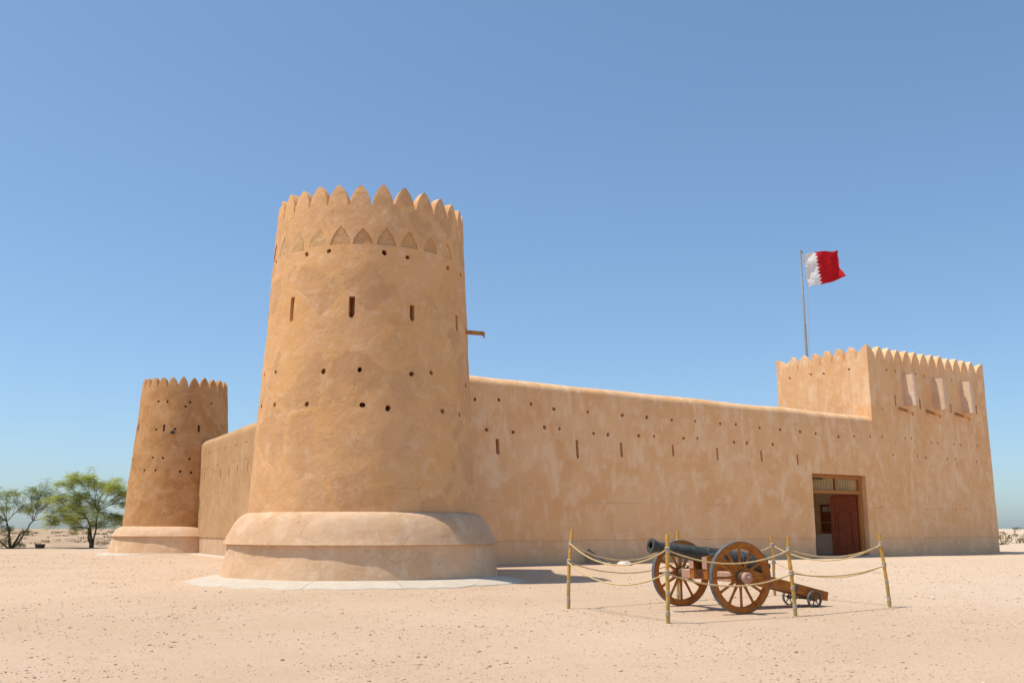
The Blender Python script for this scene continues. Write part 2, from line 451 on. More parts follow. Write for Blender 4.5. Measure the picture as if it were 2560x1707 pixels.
def mat_bamboo():
    t = NT('bamboo_cane')
    z = t.sep(t.pos(), 2)
    n = t.noise(9, 5, 0.65, t.mapv((3, 3, 0.7)))
    c = t.mix(t.ramp(n, 0.35, 0.65), (0.50, 0.25, 0.035), (0.62, 0.36, 0.07))
    old = t.mix(t.ramp(t.noise(14, 4, 0.6, t.mapv((3, 3, 0.4))), 0.4, 0.6), (0.30, 0.24, 0.055), (0.46, 0.36, 0.14))
    c = t.mix(t.ramp(t.math('ADD', z, t.math('MULTIPLY', n, 0.5)), 0.25, 0.62, 0.85, 0.0), c, old)
    c = t.mix(t.ramp(t.noise(40, 3, 0.7), 0.58, 0.7, 0, 0.5), c, (0.22, 0.12, 0.03))
    t.bump([(t.noise(30, 4, 0.6, t.mapv((2, 2, 0.5))), 0.004)])
    return t.done(c, 0.42, 0.35)
M_BAMBOO = mat_bamboo()

def mat_cloth(name, a):
    t = NT(name)
    c = t.mix(t.ramp(t.noise(5, 4), 0.35, 0.7), a, tuple(x * 0.88 for x in a))
    t.bump([(t.noise(14, 4, 0.6), 0.02)])
    m = t.done(c, 0.75, 0.1)
    tr = t.new('ShaderNodeBsdfTranslucent'); t.l(c, tr.inputs['Color'])
    mx = t.new('ShaderNodeMixShader'); mx.inputs[0].default_value = 0.3
    out = [n for n in t.n if n.type == 'OUTPUT_MATERIAL'][0]
    t.l(t.bsdf.outputs[0], mx.inputs[1]); t.l(tr.outputs[0], mx.inputs[2]); t.l(mx.outputs[0], out.inputs[0])
    return m
M_FLAGW = mat_cloth('white_flag_cloth', (0.80, 0.79, 0.78))
M_FLAGR = mat_cloth('crimson_flag_cloth', (0.52, 0.014, 0.022))

def mat_leaf(name, a, b):
    t = NT(name)
    g = t.new('ShaderNodeNewGeometry')
    c = t.mix(g.outputs['Random Per Island'], a, b)
    c = t.mix(t.ramp(t.noise(1.2, 3), 0.35, 0.65, 0, 0.6), c, b)
    m = t.done(c, 0.6, 0.2)
    tr = t.new('ShaderNodeBsdfTranslucent'); t.l(c, tr.inputs['Color'])
    mx = t.new('ShaderNodeMixShader'); mx.inputs[0].default_value = 0.52
    out = [n for n in t.n if n.type == 'OUTPUT_MATERIAL'][0]
    t.l(t.bsdf.outputs[0], mx.inputs[1]); t.l(tr.outputs[0], mx.inputs[2]); t.l(mx.outputs[0], out.inputs[0])
    return m
M_LEAF1 = mat_leaf('acacia_leaf_yellow_green', (0.50, 0.52, 0.08), (0.36, 0.40, 0.06))
M_LEAF2 = mat_leaf('acacia_leaf_green', (0.33, 0.36, 0.075), (0.21, 0.25, 0.05))
M_SCRUB = mat_leaf('dry_scrub_leaf', (0.32, 0.25, 0.13), (0.22, 0.18, 0.085))
M_FARG = mat_leaf('far_tree_leaf', (0.075, 0.085, 0.05), (0.05, 0.062, 0.038))

# ------------------------------------------------------------------ layout constants
TC = Vector((-3.680, 23.95, 0))                    # near tower axis
FC = Vector((-15.862, 45.833, 0))                  # far tower axis
WO = Vector((-4.960, 26.134, 0))                   # front wall frame: s along, q inwards, z up
WU = Vector((0.8290, 0.5592, 0)).normalized()
WI = Vector((-0.5592, 0.8290, 0)).normalized()
MF = Matrix(((WU.x, WI.x, 0, WO.x), (WU.y, WI.y, 0, WO.y), (0, 0, 1, 0), (0, 0, 0, 1)))
LU = Vector((0.48598, -0.87397, 0))                # left wall: from far tower to near tower
LI = Vector((0.87397, 0.48598, 0))                 # inwards
LO = FC + LI * 0.5
ML = Matrix(((LU.x, LI.x, 0, LO.x), (LU.y, LI.y, 0, LO.y), (0, 0, 1, 0), (0, 0, 0, 1)))
KS = 1.182                                          # the barrier and gun stand on ground 0.2 m lower
def near(p):                                        # measured at z=0 ground -> the lower ground
    return Vector((p[0] * KS, p[1] * KS, CAM_Z + (p[2] - CAM_Z) * KS))

def ground_z(x, y):
    p = Vector((x, y, 0))
    d1 = (p - TC).length - 3.33
    d2 = (p - FC).length - 2.95
    v = p - WO
    s, q = v.dot(WU), v.dot(WI)
    ds = max(0, s - 33, -s); d3 = max(-q, 0)
    d3 = math.hypot(d3, ds) if q < 0 else (max(0, ds) if ds > 0 else 0)
    w = p - LO
    s2, q2 = w.dot(LU), w.dot(LI)
    d4 = math.hypot(max(-q2, 0), max(0, -s2, s2 - 25)) if q2 < 0 else (0 if 0 <= s2 <= 25 else 99)
    z = 0.0
    d = max(0, min(d1, d2, d3 * 0.55, d4))
    z = -0.14 * sstep(0.0, 0.95, d) - 0.06 * sstep(1.0, 5.5, d)
    far = math.hypot(x, y)
    amp = 0.012 + 0.02 * sstep(25, 60, far)
    und = noise.noise(Vector((x * 0.35, y * 0.35, 3.1))) * amp + noise.noise(Vector((x * 1.3, y * 1.3, 9.1))) * 0.006
    if d < 0.3: und *= d / 0.3
    if far > 90: und += noise.noise(Vector((x * 0.01, y * 0.01, 5))) * 0.25 * sstep(90, 300, far)
    return z + und

def make_ground():
    xs = np.concatenate([-np.geomspace(4500, 26, 34), np.arange(-25.5, 34.1, 0.3), np.geomspace(35, 4500, 34)])
    ys = np.concatenate([[-3000, -400, -60, -12, -2, 2, 4.5], np.arange(6, 48, 0.3), np.geomspace(48.5, 7000, 60)])
    nx, ny = len(xs), len(ys)
    v = [(x, y, ground_z(x, y)) for y in ys for x in xs]
    f = [(j * nx + i, j * nx + i + 1, (j + 1) * nx + i + 1, (j + 1) * nx + i) for j in range(ny - 1) for i in range(nx - 1)]
    me = bpy.data.meshes.new('ground'); me.from_pydata(v, [], f)
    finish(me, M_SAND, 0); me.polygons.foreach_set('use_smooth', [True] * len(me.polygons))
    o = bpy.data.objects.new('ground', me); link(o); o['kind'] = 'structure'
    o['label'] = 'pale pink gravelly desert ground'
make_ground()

# ------------------------------------------------------------------ round towers
def lathe_world(C, prof, n, amp, name, mat, parent, seed=0, closed_top=True, smooth=38):
    """solid of revolution, hand-modelled surface: noise pushes the render in and out"""
    v, f = [], []
    for r_, z, a_ in prof:
        for k in range(n):
            t = 2 * math.pi * k / n
            if a_ > 0:
                p = Vector((r_ * math.cos(t), r_ * math.sin(t), z))
                dr = (noise.noise(p * 0.7 + Vector((seed, 0, 0))) * 0.030 + noise.noise(p * 2.3 + Vector((0, seed, 0))) * 0.010 + noise.noise(p * 6.0) * 0.004) * amp * a_
            else: dr = 0
            v.append(C + Vector(((r_ + dr) * math.cos(t), (r_ + dr) * math.sin(t), z)))
    m = len(prof)
    for i in range(m - 1):
        for k in range(n):
            f.append((i * n + k, i * n + (k + 1) % n, (i + 1) * n + (k + 1) % n, (i + 1) * n + k))
    f.append(tuple(range(n - 1, -1, -1))); f.append(tuple(range((m - 1) * n, m * n)))
    return obj(name, v, f, mat, parent, smooth)

def dirang(deg):                                   # 0 faces the camera side (-Y), positive to the right (+X)
    a = R(deg); return Vector((math.sin(a), -math.cos(a), 0))

def ogive(w, h, n=7, p=1.6):
    """outline (x, z) of a pointed merlon, base centred on x = 0, z = 0"""
    pts = [(-w / 2 + w * i / (2 * n), h * (1 - (1 - i / n) ** p)) for i in range(n + 1)]
    return pts + [(-x, z) for x, z in reversed(pts[:-1])]

def round_merlon(name, Rr, w_ang, h, thick, lean, mat, n=10):
    """curved merlon centred on angle 0 (-Y side), base at z = 0, axis at the origin"""
    v, f = [], []
    cols = 2 * n + 1
    for side in (0, 1):
        for i in range(cols):
            x = math.sin((i / n - 1) * math.pi / 2) * 0.6 + 0.4 * (i / n - 1)
            hh = h * max(0.0, 1 - abs(x) ** 1.3) ** 0.57 + 0.012
            a = R(w_ang / 2 * x)
            for j in range(4):
                z = hh * j / 3
                rr = (Rr - lean * z) if side == 0 else (Rr - thick + 0.04 * z / h)
                if j == 3: rr += -0.015 if side == 0 else 0.015
                v.append((rr * math.sin(a), -rr * math.cos(a), z - (0.012 if j == 3 else 0)))
    def id(s, i, j): return s * cols * 4 + i * 4 + j
    for i in range(cols - 1):
        for j in range(3):
            f.append((id(0, i, j), id(0, i + 1, j), id(0, i + 1, j + 1), id(0, i, j + 1)))
            f.append((id(1, i, j), id(1, i, j + 1), id(1, i + 1, j + 1), id(1, i + 1, j)))
        f.append((id(0, i, 3), id(0, i + 1, 3), id(1, i + 1, 3), id(1, i, 3)))
    for i in (0, cols - 1):
        for j in range(3):
            q = (id(0, i, j), id(0, i, j + 1), id(1, i, j + 1), id(1, i, j))
            f.append(q if i == 0 else q[::-1])
    return mesh_only(name, v, f, mat, 50)

def round_hole(cut, p, d, r_, depth=0.4, squash=1.0, n=12):
    d = d.normalized(); up = Vector((0, 0, 1)); side = d.cross(up).normalized()
    out = []
    for k in range(n):
        a = 2 * math.pi * k / n
        rr = r_ * (1 + 0.12 * math.sin(2 * a + p.x * 7 + p.z * 5))
        out.append(p - d * 0.15 + side * rr * math.cos(a) + up * rr * squash * math.sin(a))
    axis = d * (depth + 0.15) + up * 0.05
    cut.prism(out, axis)

def slot_cut(cut, p0, p1, d, w, depth=0.45, skew=0.0):
    """p0 top, p1 bottom, rounded foot"""
    d = d.normalized(); up = Vector((0, 0, 1)); side = d.cross(up).normalized()
    H = p0.z - p1.z
    o = [(-w / 2, H), (w / 2, H), (w * 0.48, w * 0.5), (w * 0.3, w * 0.12), (0, 0), (-w * 0.3, w * 0.12), (-w * 0.48, w * 0.5)]
    out = [p1 - d * 0.15 + side * (x + skew * (z / H)) + up * z for x, z in o]
    cut.prism(out, d * (depth + 0.15))

def round_tower(C, label, group, S):
    root = empty('round_tower', C, label, 'tower', group)
    n = S['seg']
    # body
    z0, z1 = S['zb'], S['zn']
    rz = lambda z: S['rb'] - (z - S['zs']) * S['batter']
    prof = []
    rows = int((z1 - z0) / S['dz'])
    for i in range(rows + 1):
        z = z0 + (z1 - z0) * i / rows
        prof.append((rz(z), z, 1 - sstep(z1 - 0.5, z1 - 0.02, z)))
    body = lathe_world(C, prof, n, S['amp'], 'tower_body', S['mat'], root, S['seed'])
    cut = MB()
    for ang, z, r_ in S['holes']:
        d = dirang(ang); p = C + d * rz(z) + Vector((0, 0, z))
        round_hole(cut, p, -d, r_)
    for ang, za, zb, w in S['slots']:
        d = dirang(ang); slot_cut(cut, C + d * rz(za) + Vector((0, 0, za)), C + d * rz(zb) + Vector((0, 0, zb)), -d, w)
    for k, (ang, za, zb, wa) in enumerate(S.get('niches', [])):
        # recess 4 cm deep following the curve
        pts = niche_pts(k, wa, zb - za)
        v = []; rr = rz((za + zb) / 2)
        for rad_off in (0.12, -0.036):
            for x, z in pts:
                dd = dirang(ang + math.degrees(x / rr)); v.append(C + dd * (rz(za + z) + rad_off) + Vector((0, 0, za + z)))
        m = len(pts)
        cut.add(v, [tuple(range(m)), tuple(range(2 * m - 1, m - 1, -1))] + [(i, m + i, m + (i + 1) % m, (i + 1) % m) for i in range(m)])
    boolean_cut(body, cut)
    for k, (ang, za, zb, wa) in enumerate(S.get('niches', [])):
        pts = niche_pts(k, wa * 0.97, (zb - za) * 0.97)
        rr = rz((za + zb) / 2)
        v = []
        m = len(pts)
        for rad_off in (-0.020 + 0.004 * (k % 3), -0.06):
            for x, z in pts:
                dd = dirang(ang + math.degrees(x / rr)); v.append(C + dd * (rz(za + z) + rad_off) + Vector((0, 0, za + z + 0.006)))
        f = []
        top = m // 2
        for i in range(top):      # pair left and right outline into strips so that the panel follows the curve
            a, b, c_, d_ = i, i + 1, m - 2 - i, m - 1 - i
            if b == c_: f += [(a, b, d_)]; f += [(m + a, m + d_, m + b)]
            elif b < c_: f += [(a, b, c_, d_), (m + a, m + d_, m + c_, m + b)]
        f += [(i, m + i, m + (i + 1) % m, (i + 1) % m) for i in range(m)]
        obj('niche_panel', v, f, P_NICHE[[0, 1, 0, 0, 1, 1, 1, 1, 1, 0][k % 10]], root, 35)
    # merlons
    N = S['nm']; rn = rz(z1)
    me = round_merlon('merlon', rn, 360 / N * 0.94, S['zt'] - z1, S['thick'], S['batter'], S['mat'])
    for k in range(N):
        a = S['m0'] + 360 / N * k + random.uniform(-0.4, 0.4)
        inst('merlon', me, root, (0, 0, z1), (0, 0, R(a)), (1, 1, random.uniform(0.92, 1.05)))
    # shoulder and plinth
    zs, zl = S['zs'], S['zl']
    prof = [(S['rb'] - 0.3, zl - 0.004, 0), (S['rl'] - 0.075, zl - 0.004, 0), (S['rl'] - 0.01, zl, 0.3), (S['rl'], zl + 0.012, 0.5)]
    for i in range(1, 15):
        x = 1 - i / 14
        prof.append((S['rb'] - 0.02 + (S['rl'] - S['rb'] + 0.02) * x, zs + 0.004 - (zs - zl) * x ** 1.9, 1.2))
    prof.append((S['rb'] - 0.3, zs + 0.004, 0))
    lathe_world(C, prof, n, S['amp'], 'sloping_shoulder', S['mat_s'], root, S['seed'] + 3)
    prof = []
    for i in range(9):
        z = -0.35 + (zl + 0.35 - 0.006) * i / 8
        prof.append((S['rp'] + 0.01 - (S['rp'] - S['rl'] + 0.085) * sstep(-0.2, zl, z), z, 1.5))
    lathe_world(C, prof, n, S['amp'], 'plinth', S['mat_p'], root, S['seed'] + 6)
    return root

def niche_pts(k, w, h):
    rr = random.Random(k * 13 + 1)
    n = 8
    jit = [rr.uniform(-1, 1) for _ in range(2 * n + 1)]
    base = [(-w / 2 + w * i / (2 * n), h * (i / n) ** 0.56) for i in range(n + 1)]
    base = base + [(-x, z) for x, z in reversed(base[:-1])]
    return [(x + 0.008 * jit[i] * (0 < i < 2 * n), z + 0.010 * jit[(i * 5) % (2 * n + 1)] * (0 < i < 2 * n)) for i, (x, z) in enumerate(base)]

near_holes = [(-29.4, 7.48), (-14.8, 7.49), (15.9, 7.45), (29.2, 7.4), (58.6, 7.38), (74.4, 7.38), (-61.3, 7.56),
              (-13.8, 4.6), (4.8, 4.63), (31.5, 4.59), (43.4, 4.67), (-46.6, 4.7), (-62.8, 4.73), (76.1, 4.56),
              (-44.0, 3.92), (-21.9, 3.86), (6.7, 3.82), (19.2, 3.76), (50.5, 3.79), (65.7, 3.78), (-61.4, 3.95), (-71, 3.97), (-78, 7.5), (95, 4.6)]
near_tower = round_tower(TC, 'large round ochre tower nearest the camera with pointed battlements and arched niches', 'round fort towers', dict(
    seg=200, dz=0.085, amp=1.0, seed=2, mat=P_TOWER, mat_s=P_SHOULDER, mat_p=P_BASE,
    zb=1.30, zs=1.463, zn=8.66, zt=9.18, rb=2.765, batter=0.0500, thick=0.30, nm=28, m0=2.1,
    zl=0.743, rl=3.30, rp=3.35,
    holes=[(a, z, random.uniform(0.055, 0.070)) for a, z in near_holes],
    slots=[(-36.7, 6.48, 5.87, 0.135), (-0.5, 6.38, 5.86, 0.14), (32, 6.26, 5.86, 0.125), (67, 6.28, 5.86, 0.125), (-72, 6.42, 5.95, 0.12)],
    niches=[(-66.0, 7.66, 8.13, 0.44), (-51.3, 7.65, 8.12, 0.46), (-37.4, 7.63, 8.11, 0.46), (-22.6, 7.65, 8.14, 0.48), (-8.6, 7.65, 8.12, 0.50), (4.0, 7.65, 8.05, 0.47), (17.0, 7.65, 8.07, 0.46),
            (30.0, 7.65, 8.06, 0.44), (44.0, 7.65, 8.03, 0.42), (58.0, 7.64, 8.02, 0.42), (75.5, 7.63, 8.0, 0.42), (92, 7.63, 8.0, 0.42)]))

far_tower = round_tower(FC, 'smaller brown round tower in the distance at the far end of the left wall', 'round fort towers', dict(
    seg=120, dz=0.16, amp=1.2, seed=11, mat=P_FAR, mat_s=P_SHOULDER, mat_p=P_BASE,
    zb=1.05, zs=1.2, zn=7.58, zt=8.07, rb=2.38, batter=0.064, thick=0.3, nm=25, m0=1.8,
    zl=0.76, rl=2.84, rp=2.93,
    holes=[(a, z, 0.055) for a, z in [(-15.8, 6.88), (-3.1, 6.86), (26.1, 6.86), (20.7, 6.65), (55.7, 6.89), (-14.1, 5.56), (9.6, 5.58), (-14.4, 4.28), (-1.7, 4.25),
                                      (28.9, 4.22), (-25.1, 3.7), (-9.8, 3.69), (19.2, 3.64), (31.5, 3.61), (-51.3, 4.23), (-58, 4.24)]],
    slots=[(-3.8, 5.80, 5.46, 0.10), (38.8, 5.82, 5.48, 0.12), (-51.5, 5.91, 5.54, 0.11), (-58, 5.78, 5.56, 0.1)]))

# water spout high on the near tower
d = dirang(84); p = TC + d * 2.50 + Vector((0, 0, 5.96)); sd = Vector((-d.y, d.x, 0))
Msp = Matrix(((d.x, sd.x, 0, p.x), (d.y, sd.y, 0, p.y), (-0.10, 0, 1, p.z), (0, 0, 0, 1)))
sp = empty('water_spout', p, 'wooden water spout jutting from the right side of the large round tower', 'water spout', 'wooden water spouts')
MB().box((-0.2, -0.07, 0), (0.50, 0.07, 0.022), Msp).obj('channel_floor', M_SPOUT, sp, 20)
MB().box((-0.2, -0.085, -0.004), (0.50, -0.0705, 0.075), Msp).obj('channel_side', M_SPOUT, sp, 20)
MB().box((-0.2, 0.0705, -0.004), (0.50, 0.085, 0.075), Msp).obj('channel_side', M_SPOUT, sp, 20)
MB().box((0.47, -0.07, -0.07), (0.495, 0.07, -0.002), Msp).obj('drip_lip', M_SPOUT, sp, 20)

# ------------------------------------------------------------------ straight walls
def wall_noise(s, z, seed=0.0):
    return noise.noise(Vector((s * 0.55, seed, z * 0.55))) * 0.020 + noise.noise(Vector((s * 1.7, seed + 5, z * 1.7))) * 0.008

def extruded_wall(M, prof, s0, s1, ds, name, mat, parent, seed, frontcols):
    """prof: (q, z, a) closed polyline in the wall's cross-section; a = how far noise may move the point"""
    ns = max(2, int((s1 - s0) / ds)) + 1
    v, f = [], []
    m = len(prof)
    for i in range(ns):
        s = s0 + (s1 - s0) * i / (ns - 1)
        for q, z, a_ in prof:
            dq = wall_noise(s, z, seed) * a_
            dz = (noise.noise(Vector((s * 0.45, 7 + seed, q))) * 0.028 + noise.noise(Vector((s * 1.6, 2 + seed, q))) * 0.012) if z > frontcols else 0
            v.append(M @ Vector((s, q + dq, z + dz)))
    for i in range(ns - 1):
        for j in range(m):
            f.append((i * m + j, i * m + (j + 1) % m, (i + 1) * m + (j + 1) % m, (i + 1) * m + j))
    f.append(tuple(range(m - 1, -1, -1))); f.append(tuple(range((ns - 1) * m, ns * m)))
    return obj(name, v, f, mat, parent, 38)

def wall_profile(z0, H, rad, thick, dz=0.16):
    pr = []
    zt = H - rad * 0.9
    k = int((zt - z0) / dz)
    for i in range(k + 1):
        pr.append((0.0, z0 + (zt - z0) * i / k, 1.0))
    for i in range(1, 9):
        a = R(90 * i / 8)
        pr.append((rad * (1 - math.cos(a)), zt + rad * 0.9 * math.sin(a), 0.8))
    pr += [(thick - 0.12, H - 0.02, 0.3), (thick, H - 0.14, 0), (thick, H - 1.0, 0), (thick, z0, 0)]
    return pr

DS0, DS1, DZ1 = 20.07, 23.40, 3.22                 # door opening in the front wall
front = empty('curtain_wall', MF @ Vector((10, 0, 0)), 'long plain front wall with a wooden doorway and rows of small holes', 'wall', 'fort walls')
fw = extruded_wall(MF, wall_profile(0.74, 5.72, 0.34, 0.85), -0.9, 24.10, 0.22, 'wall_face', P_WALL, front, 0.0, 5.3)
cut = MB()
rowA = [(4.63, 4.94), (5.5, 4.99), (6.71, 4.95), (7.6, 4.85), (8.99, 4.85), (10.48, 4.84), (11.56, 4.84), (12.73, 4.82), (13.87, 4.85), (15.14, 4.84), (15.96, 4.86), (17.22, 4.81), (18.36, 4.81), (19.52, 4.79), (20.45, 4.77), (21.84, 4.72), (22.84, 4.78), (23.9, 4.84)]
rowB = [(5.05, 4.04), (6.03, 4.02), (7.23, 4.24), (7.82, 4.23), (9.23, 4.16), (9.84, 4.15), (11.18, 4.19), (11.87, 4.2), (13.27, 4.21), (13.95, 4.24), (15.83, 4.2), (16.5, 4.2), (17.9, 4.22)]
for s, z in rowA + rowB:
    round_hole(cut, MF @ Vector((s, 0, z)), WI, random.uniform(0.055, 0.072))
for s, za, zb in [(5.47, 3.8, 3.31), (8.55, 3.92, 3.32), (10.42, 3.93, 3.44), (12.76, 3.97, 3.56), (14.94, 3.97, 3.5), (17.25, 3.96, 3.54), (19.29, 3.9, 3.5)]:
    slot_cut(cut, MF @ Vector((s, 0, za)), MF @ Vector((s, 0, zb)), WI, 0.13 if s < 6 else 0.10, 0.4, -0.03)
cut.box((DS0, -0.3, 0.5), (DS1, 1.2, DZ1), MF)
boolean_cut(fw, cut)
for a, b in ((-0.9, DS0), (DS1, 24.10)):
    extruded_wall(MF, [(0.016, -0.4, 0.3), (0.016, -0.1, 1), (0.016, 0.15, 1), (0.016, 0.4, 1), (0.016, 0.6, 1), (0.016, 0.736, 1), (0.85, 0.736, 0), (0.85, -0.4, 0)], a, b, 0.22, 'base_course', P_FOOT, front, 0.0, 99)

gate = empty('gate_tower', MF @ Vector((28.5, 2.4, 0)), 'square tower with a toothed parapet beside the doorway, topped by the flag', 'tower')
def grid_box(M, a, b, step, name, mat, parent, seed, disp=True):
    x0, y0, z0 = a; x1, y1, z1 = b
    ax = [np.linspace(p, q, max(2, int((q - p) / st) + 1)) for p, q, st in ((x0, x1, step), (y0, y1, step * 2), (z0, z1, step))]
    v, f = [], []
    def face(fa, fb, fn):
        k = len(v); na, nb = len(fa), len(fb)
        for i in fa:
            for j in fb: v.append(fn(i, j))
        for i in range(na - 1):
            for j in range(nb - 1): f.append((k + i * nb + j, k + (i + 1) * nb + j, k + (i + 1) * nb + j + 1, k + i * nb + j + 1))
    X, Y, Z = ax
    for y in (y0, y1): face(X, Z, lambda i, j, y=y: (i, y, j))
    for x in (x0, x1): face(Y, Z, lambda i, j, x=x: (x, i, j))
    for z in (z0, z1): face(X, Y, lambda i, j, z=z: (i, j, z))
    w = []
    for x, y, z in v:
        dq = dx = 0
        if disp:
            e = 1 - sstep(z1 - 0.4, z1 - 0.02, z)
            dq = wall_noise(x, z, seed) * e
            dx = -wall_noise(y + 40, z, seed) * 0.5 * e * (sstep(5.2, 6.2, z) if x < x0 + 0.01 else 1)
        w.append(M @ Vector((x + (dx if x in (x0, x1) else 0), y + (dq if y == y0 else 0), z)))
    return obj(name, w, f, mat, parent, 38)
GS0, GS1, GQ, GN, GT = 24.10, 32.90, 4.88, 8.20, 8.77
gb = grid_box(MF, (GS0, 0, 0.74), (GS1, GQ, GN), 0.2, 'tower_body', P_WALL, gate, 0.0)
cut = MB()
for s, z in [(24.15 + .0, 0)][:0] + [(24.7, 4.87), (26.34, 4.89), (26.78, 4.91), (28.21, 4.81), (28.7, 4.8), (29.97, 4.8), (30.45, 4.8), (31.79, 4.81),
             (25.39, 4.14), (27.09, 4.16), (27.72, 4.12), (29.36, 4.13), (29.97, 4.16), (31.63, 4.11),
             (25.37, 7.76), (26.0, 7.77), (27.48, 7.79), (28.09, 7.75), (29.61, 7.7), (30.22, 7.74), (31.76, 7.77)]:
    round_hole(cut, MF @ Vector((s, 0, z)), WI, random.uniform(0.05, 0.06))
for s, z in [(24.29, 1.97), (27.44, 1.9), (29.66, 1.92), (30.44, 1.93), (24.85, 6.05), (32.2, 5.9)]:
    round_hole(cut, MF @ Vector((s, 0, z)), WI, 0.036)
for s, za, zb in [(25.84, 6.72, 6.26), (27.6, 6.68, 6.24), (29.95, 6.65, 6.23), (32.04, 6.74, 6.31)]:
    slot_cut(cut, MF @ Vector((s, 0, za)), MF @ Vector((s, 0, zb)), WI, 0.11, 0.4)
for q, z in [(4.15, 7.84), (2.96, 7.85), (2.27, 7.79), (0.95, 7.8)]:
    round_hole(cut, MF @ Vector((GS0, q, z)), WU, 0.055)
boolean_cut(gb, cut)
grid_box(MF, (GS0 + 0.002, 0.016, -0.4), (GS1 - 0.014, GQ - 0.01, 0.736), 0.22, 'base_course', P_FOOT, gate, 0.0)

def flat_merlon(name, w, h, thick, half=0):
    """pointed merlon along local X, thickness along +Y, base z = 0; half = -1/1 keeps one side (corner)"""
    n = 8
    xs = [math.sin((i / n - 1) * math.pi / 2) * 0.6 + 0.4 * (i / n - 1) for i in range(2 * n + 1)]
    if half == 1: xs = [x for x in xs if x >= 0]
    if half == -1: xs = [x for x in xs if x <= 0]
    v, f = [], []
    for x in xs:
        hh = h * max(0.0, 1 - abs(x) ** 1.3) ** 0.62 + 0.012
        e = 0.02
        for y, z in ((0, 0), (0, max(0, hh - e)), (e, hh), (thick - e, hh), (thick, max(0, hh - e)), (thick, 0)):
            v.append((x * w / 2, y, z))
    m = 6
    for i in range(len(xs) - 1):
        for j in range(m - 1):
            f.append((i * m + j, (i + 1) * m + j, (i + 1) * m + j + 1, i * m + j + 1))
    f.append(tuple(range(m))); f.append(tuple(range(len(v) - 1, len(v) - m - 1, -1)))
    return mesh_only(name, v, f, P_WALL, 50)
mf = flat_merlon('merlon', 0.62, GT - GN, 0.30)
rotF = math.atan2(WU.y, WU.x)
gl = gate.location
def put(name, me, s, q, z, rot): return inst(name, me, gate, MF @ Vector((s, q, z)) - gl, (random.uniform(-0.02, 0.02), random.uniform(-0.03, 0.03), rot), (random.uniform(0.94, 1.0), 1, random.uniform(0.93, 1.04)))
for k in range(12):
    put('merlon', mf, 24.98 + 0.6345 * k, 0, GN, rotF)
for k in range(12):
    put('merlon', mf, 24.98 + 0.6345 * k, GQ - 0.30, GN, rotF)
rotL = rotF - math.pi / 2                            # faces to the left (thickness runs inwards = +s)
for k in range(6):
    put('merlon', mf, GS0, 0.87 + 0.618 * k, GN, rotL)
rotR = rotF + math.pi / 2
for k in range(6):
    put('merlon', mf, GS1, 0.87 + 0.618 * k, GN, rotR)
# corner merlons: two half teeth joined at the arris
def corner(s, q, ss, qq, wl, wq):
    h = GT - GN; T = 0.30
    def axis(w): return sorted(set([0.0, T] + [T * i / 5 for i in range(6)] + [w * i / 10 for i in range(11)]))
    A, B = axis(wl), axis(wq)
    def H(a, b): return h * max(0.0, 1 - max(a / wl, b / wq) ** 1.35) ** 0.64 + 0.012
    v, f, ix = [], [], {}
    def vid(i, j, top):
        k = (i, j, top)
        if k not in ix:
            ix[k] = len(v); v.append(MF @ Vector((s + ss * A[i], q + qq * B[j], GN + (H(A[i], B[j]) if top else 0))))
        return ix[k]
    def cell(i, j): return 0 <= i < len(A) - 1 and 0 <= j < len(B) - 1 and (A[i + 1] <= T + 1e-6 or B[j + 1] <= T + 1e-6)
    for i in range(len(A) - 1):
        for j in range(len(B) - 1):
            if not cell(i, j): continue
            f.append((vid(i, j, 1), vid(i + 1, j, 1), vid(i + 1, j + 1, 1), vid(i, j + 1, 1)))
            for di, dj, e in ((-1, 0, ((i, j), (i, j + 1))), (1, 0, ((i + 1, j), (i + 1, j + 1))), (0, -1, ((i, j), (i + 1, j))), (0, 1, ((i, j + 1), (i + 1, j + 1)))):
                if not cell(i + di, j + dj):
                    (a0, b0), (a1, b1) = e
                    f.append((vid(a0, b0, 0), vid(a1, b1, 0), vid(a1, b1, 1), vid(a0, b0, 1)))
    return obj('corner_merlon', v, f, P_WALL, gate, 40)
corner(GS0, 0, 1, 1, 0.56, 0.555)
corner(GS1, 0, -1, 1, 0.62, 0.56)
corner(GS0, GQ, 1, -1, 0.56, 0.62)
corner(GS1, GQ, -1, -1, 0.62, 0.62)
# three box machicolations and spouts
for k, (s, zt, zb) in enumerate([(26.50, 7.68, 6.31), (28.68, 7.69, 6.29), (30.83, 7.73, 6.27)]):
    mb = MB()
    ol = [Vector((s, 0.02, zt)), Vector((s, -0.47, zt - 0.10)), Vector((s, -0.52, zb - 0.06)), Vector((s, 0.02, zb - 0.10))]
    # rounded front: small chamfer column each side
    a = [(0.0, 0.02), (0.0, -0.44), (0.03, -0.47), (0.23, -0.47), (0.26, -0.44), (0.26, 0.02)]
    v = []; f = []
    nz = 9
    for i in range(nz):
        t = i / (nz - 1)
        for x, q in a:
            qq = q * (1 + 0.10 * t) if q < 0 else q
            z = zb + (zt - zb) * (1 - t) - (0.09 * (-q) if i == 0 else 0) - (0.05 * (-q) if i == nz - 1 else 0)
            v.append(MF @ Vector((s + x, qq + (0.008 * noise.noise(Vector((s, z * 2, x * 5))) if q < 0 else 0), z)))
    m = len(a)
    for i in range(nz - 1):
        for j in range(m): f.append((i * m + j, i * m + (j + 1) % m, (i + 1) * m + (j + 1) % m, (i + 1) * m + j))
    f.append(tuple(range(m - 1, -1, -1))); f.append(tuple(range((nz - 1) * m, nz * m)))
    obj('machicolation_box', v, f, P_BOX, gate, 30)
names = ['leftmost', 'middle', 'rightmost']
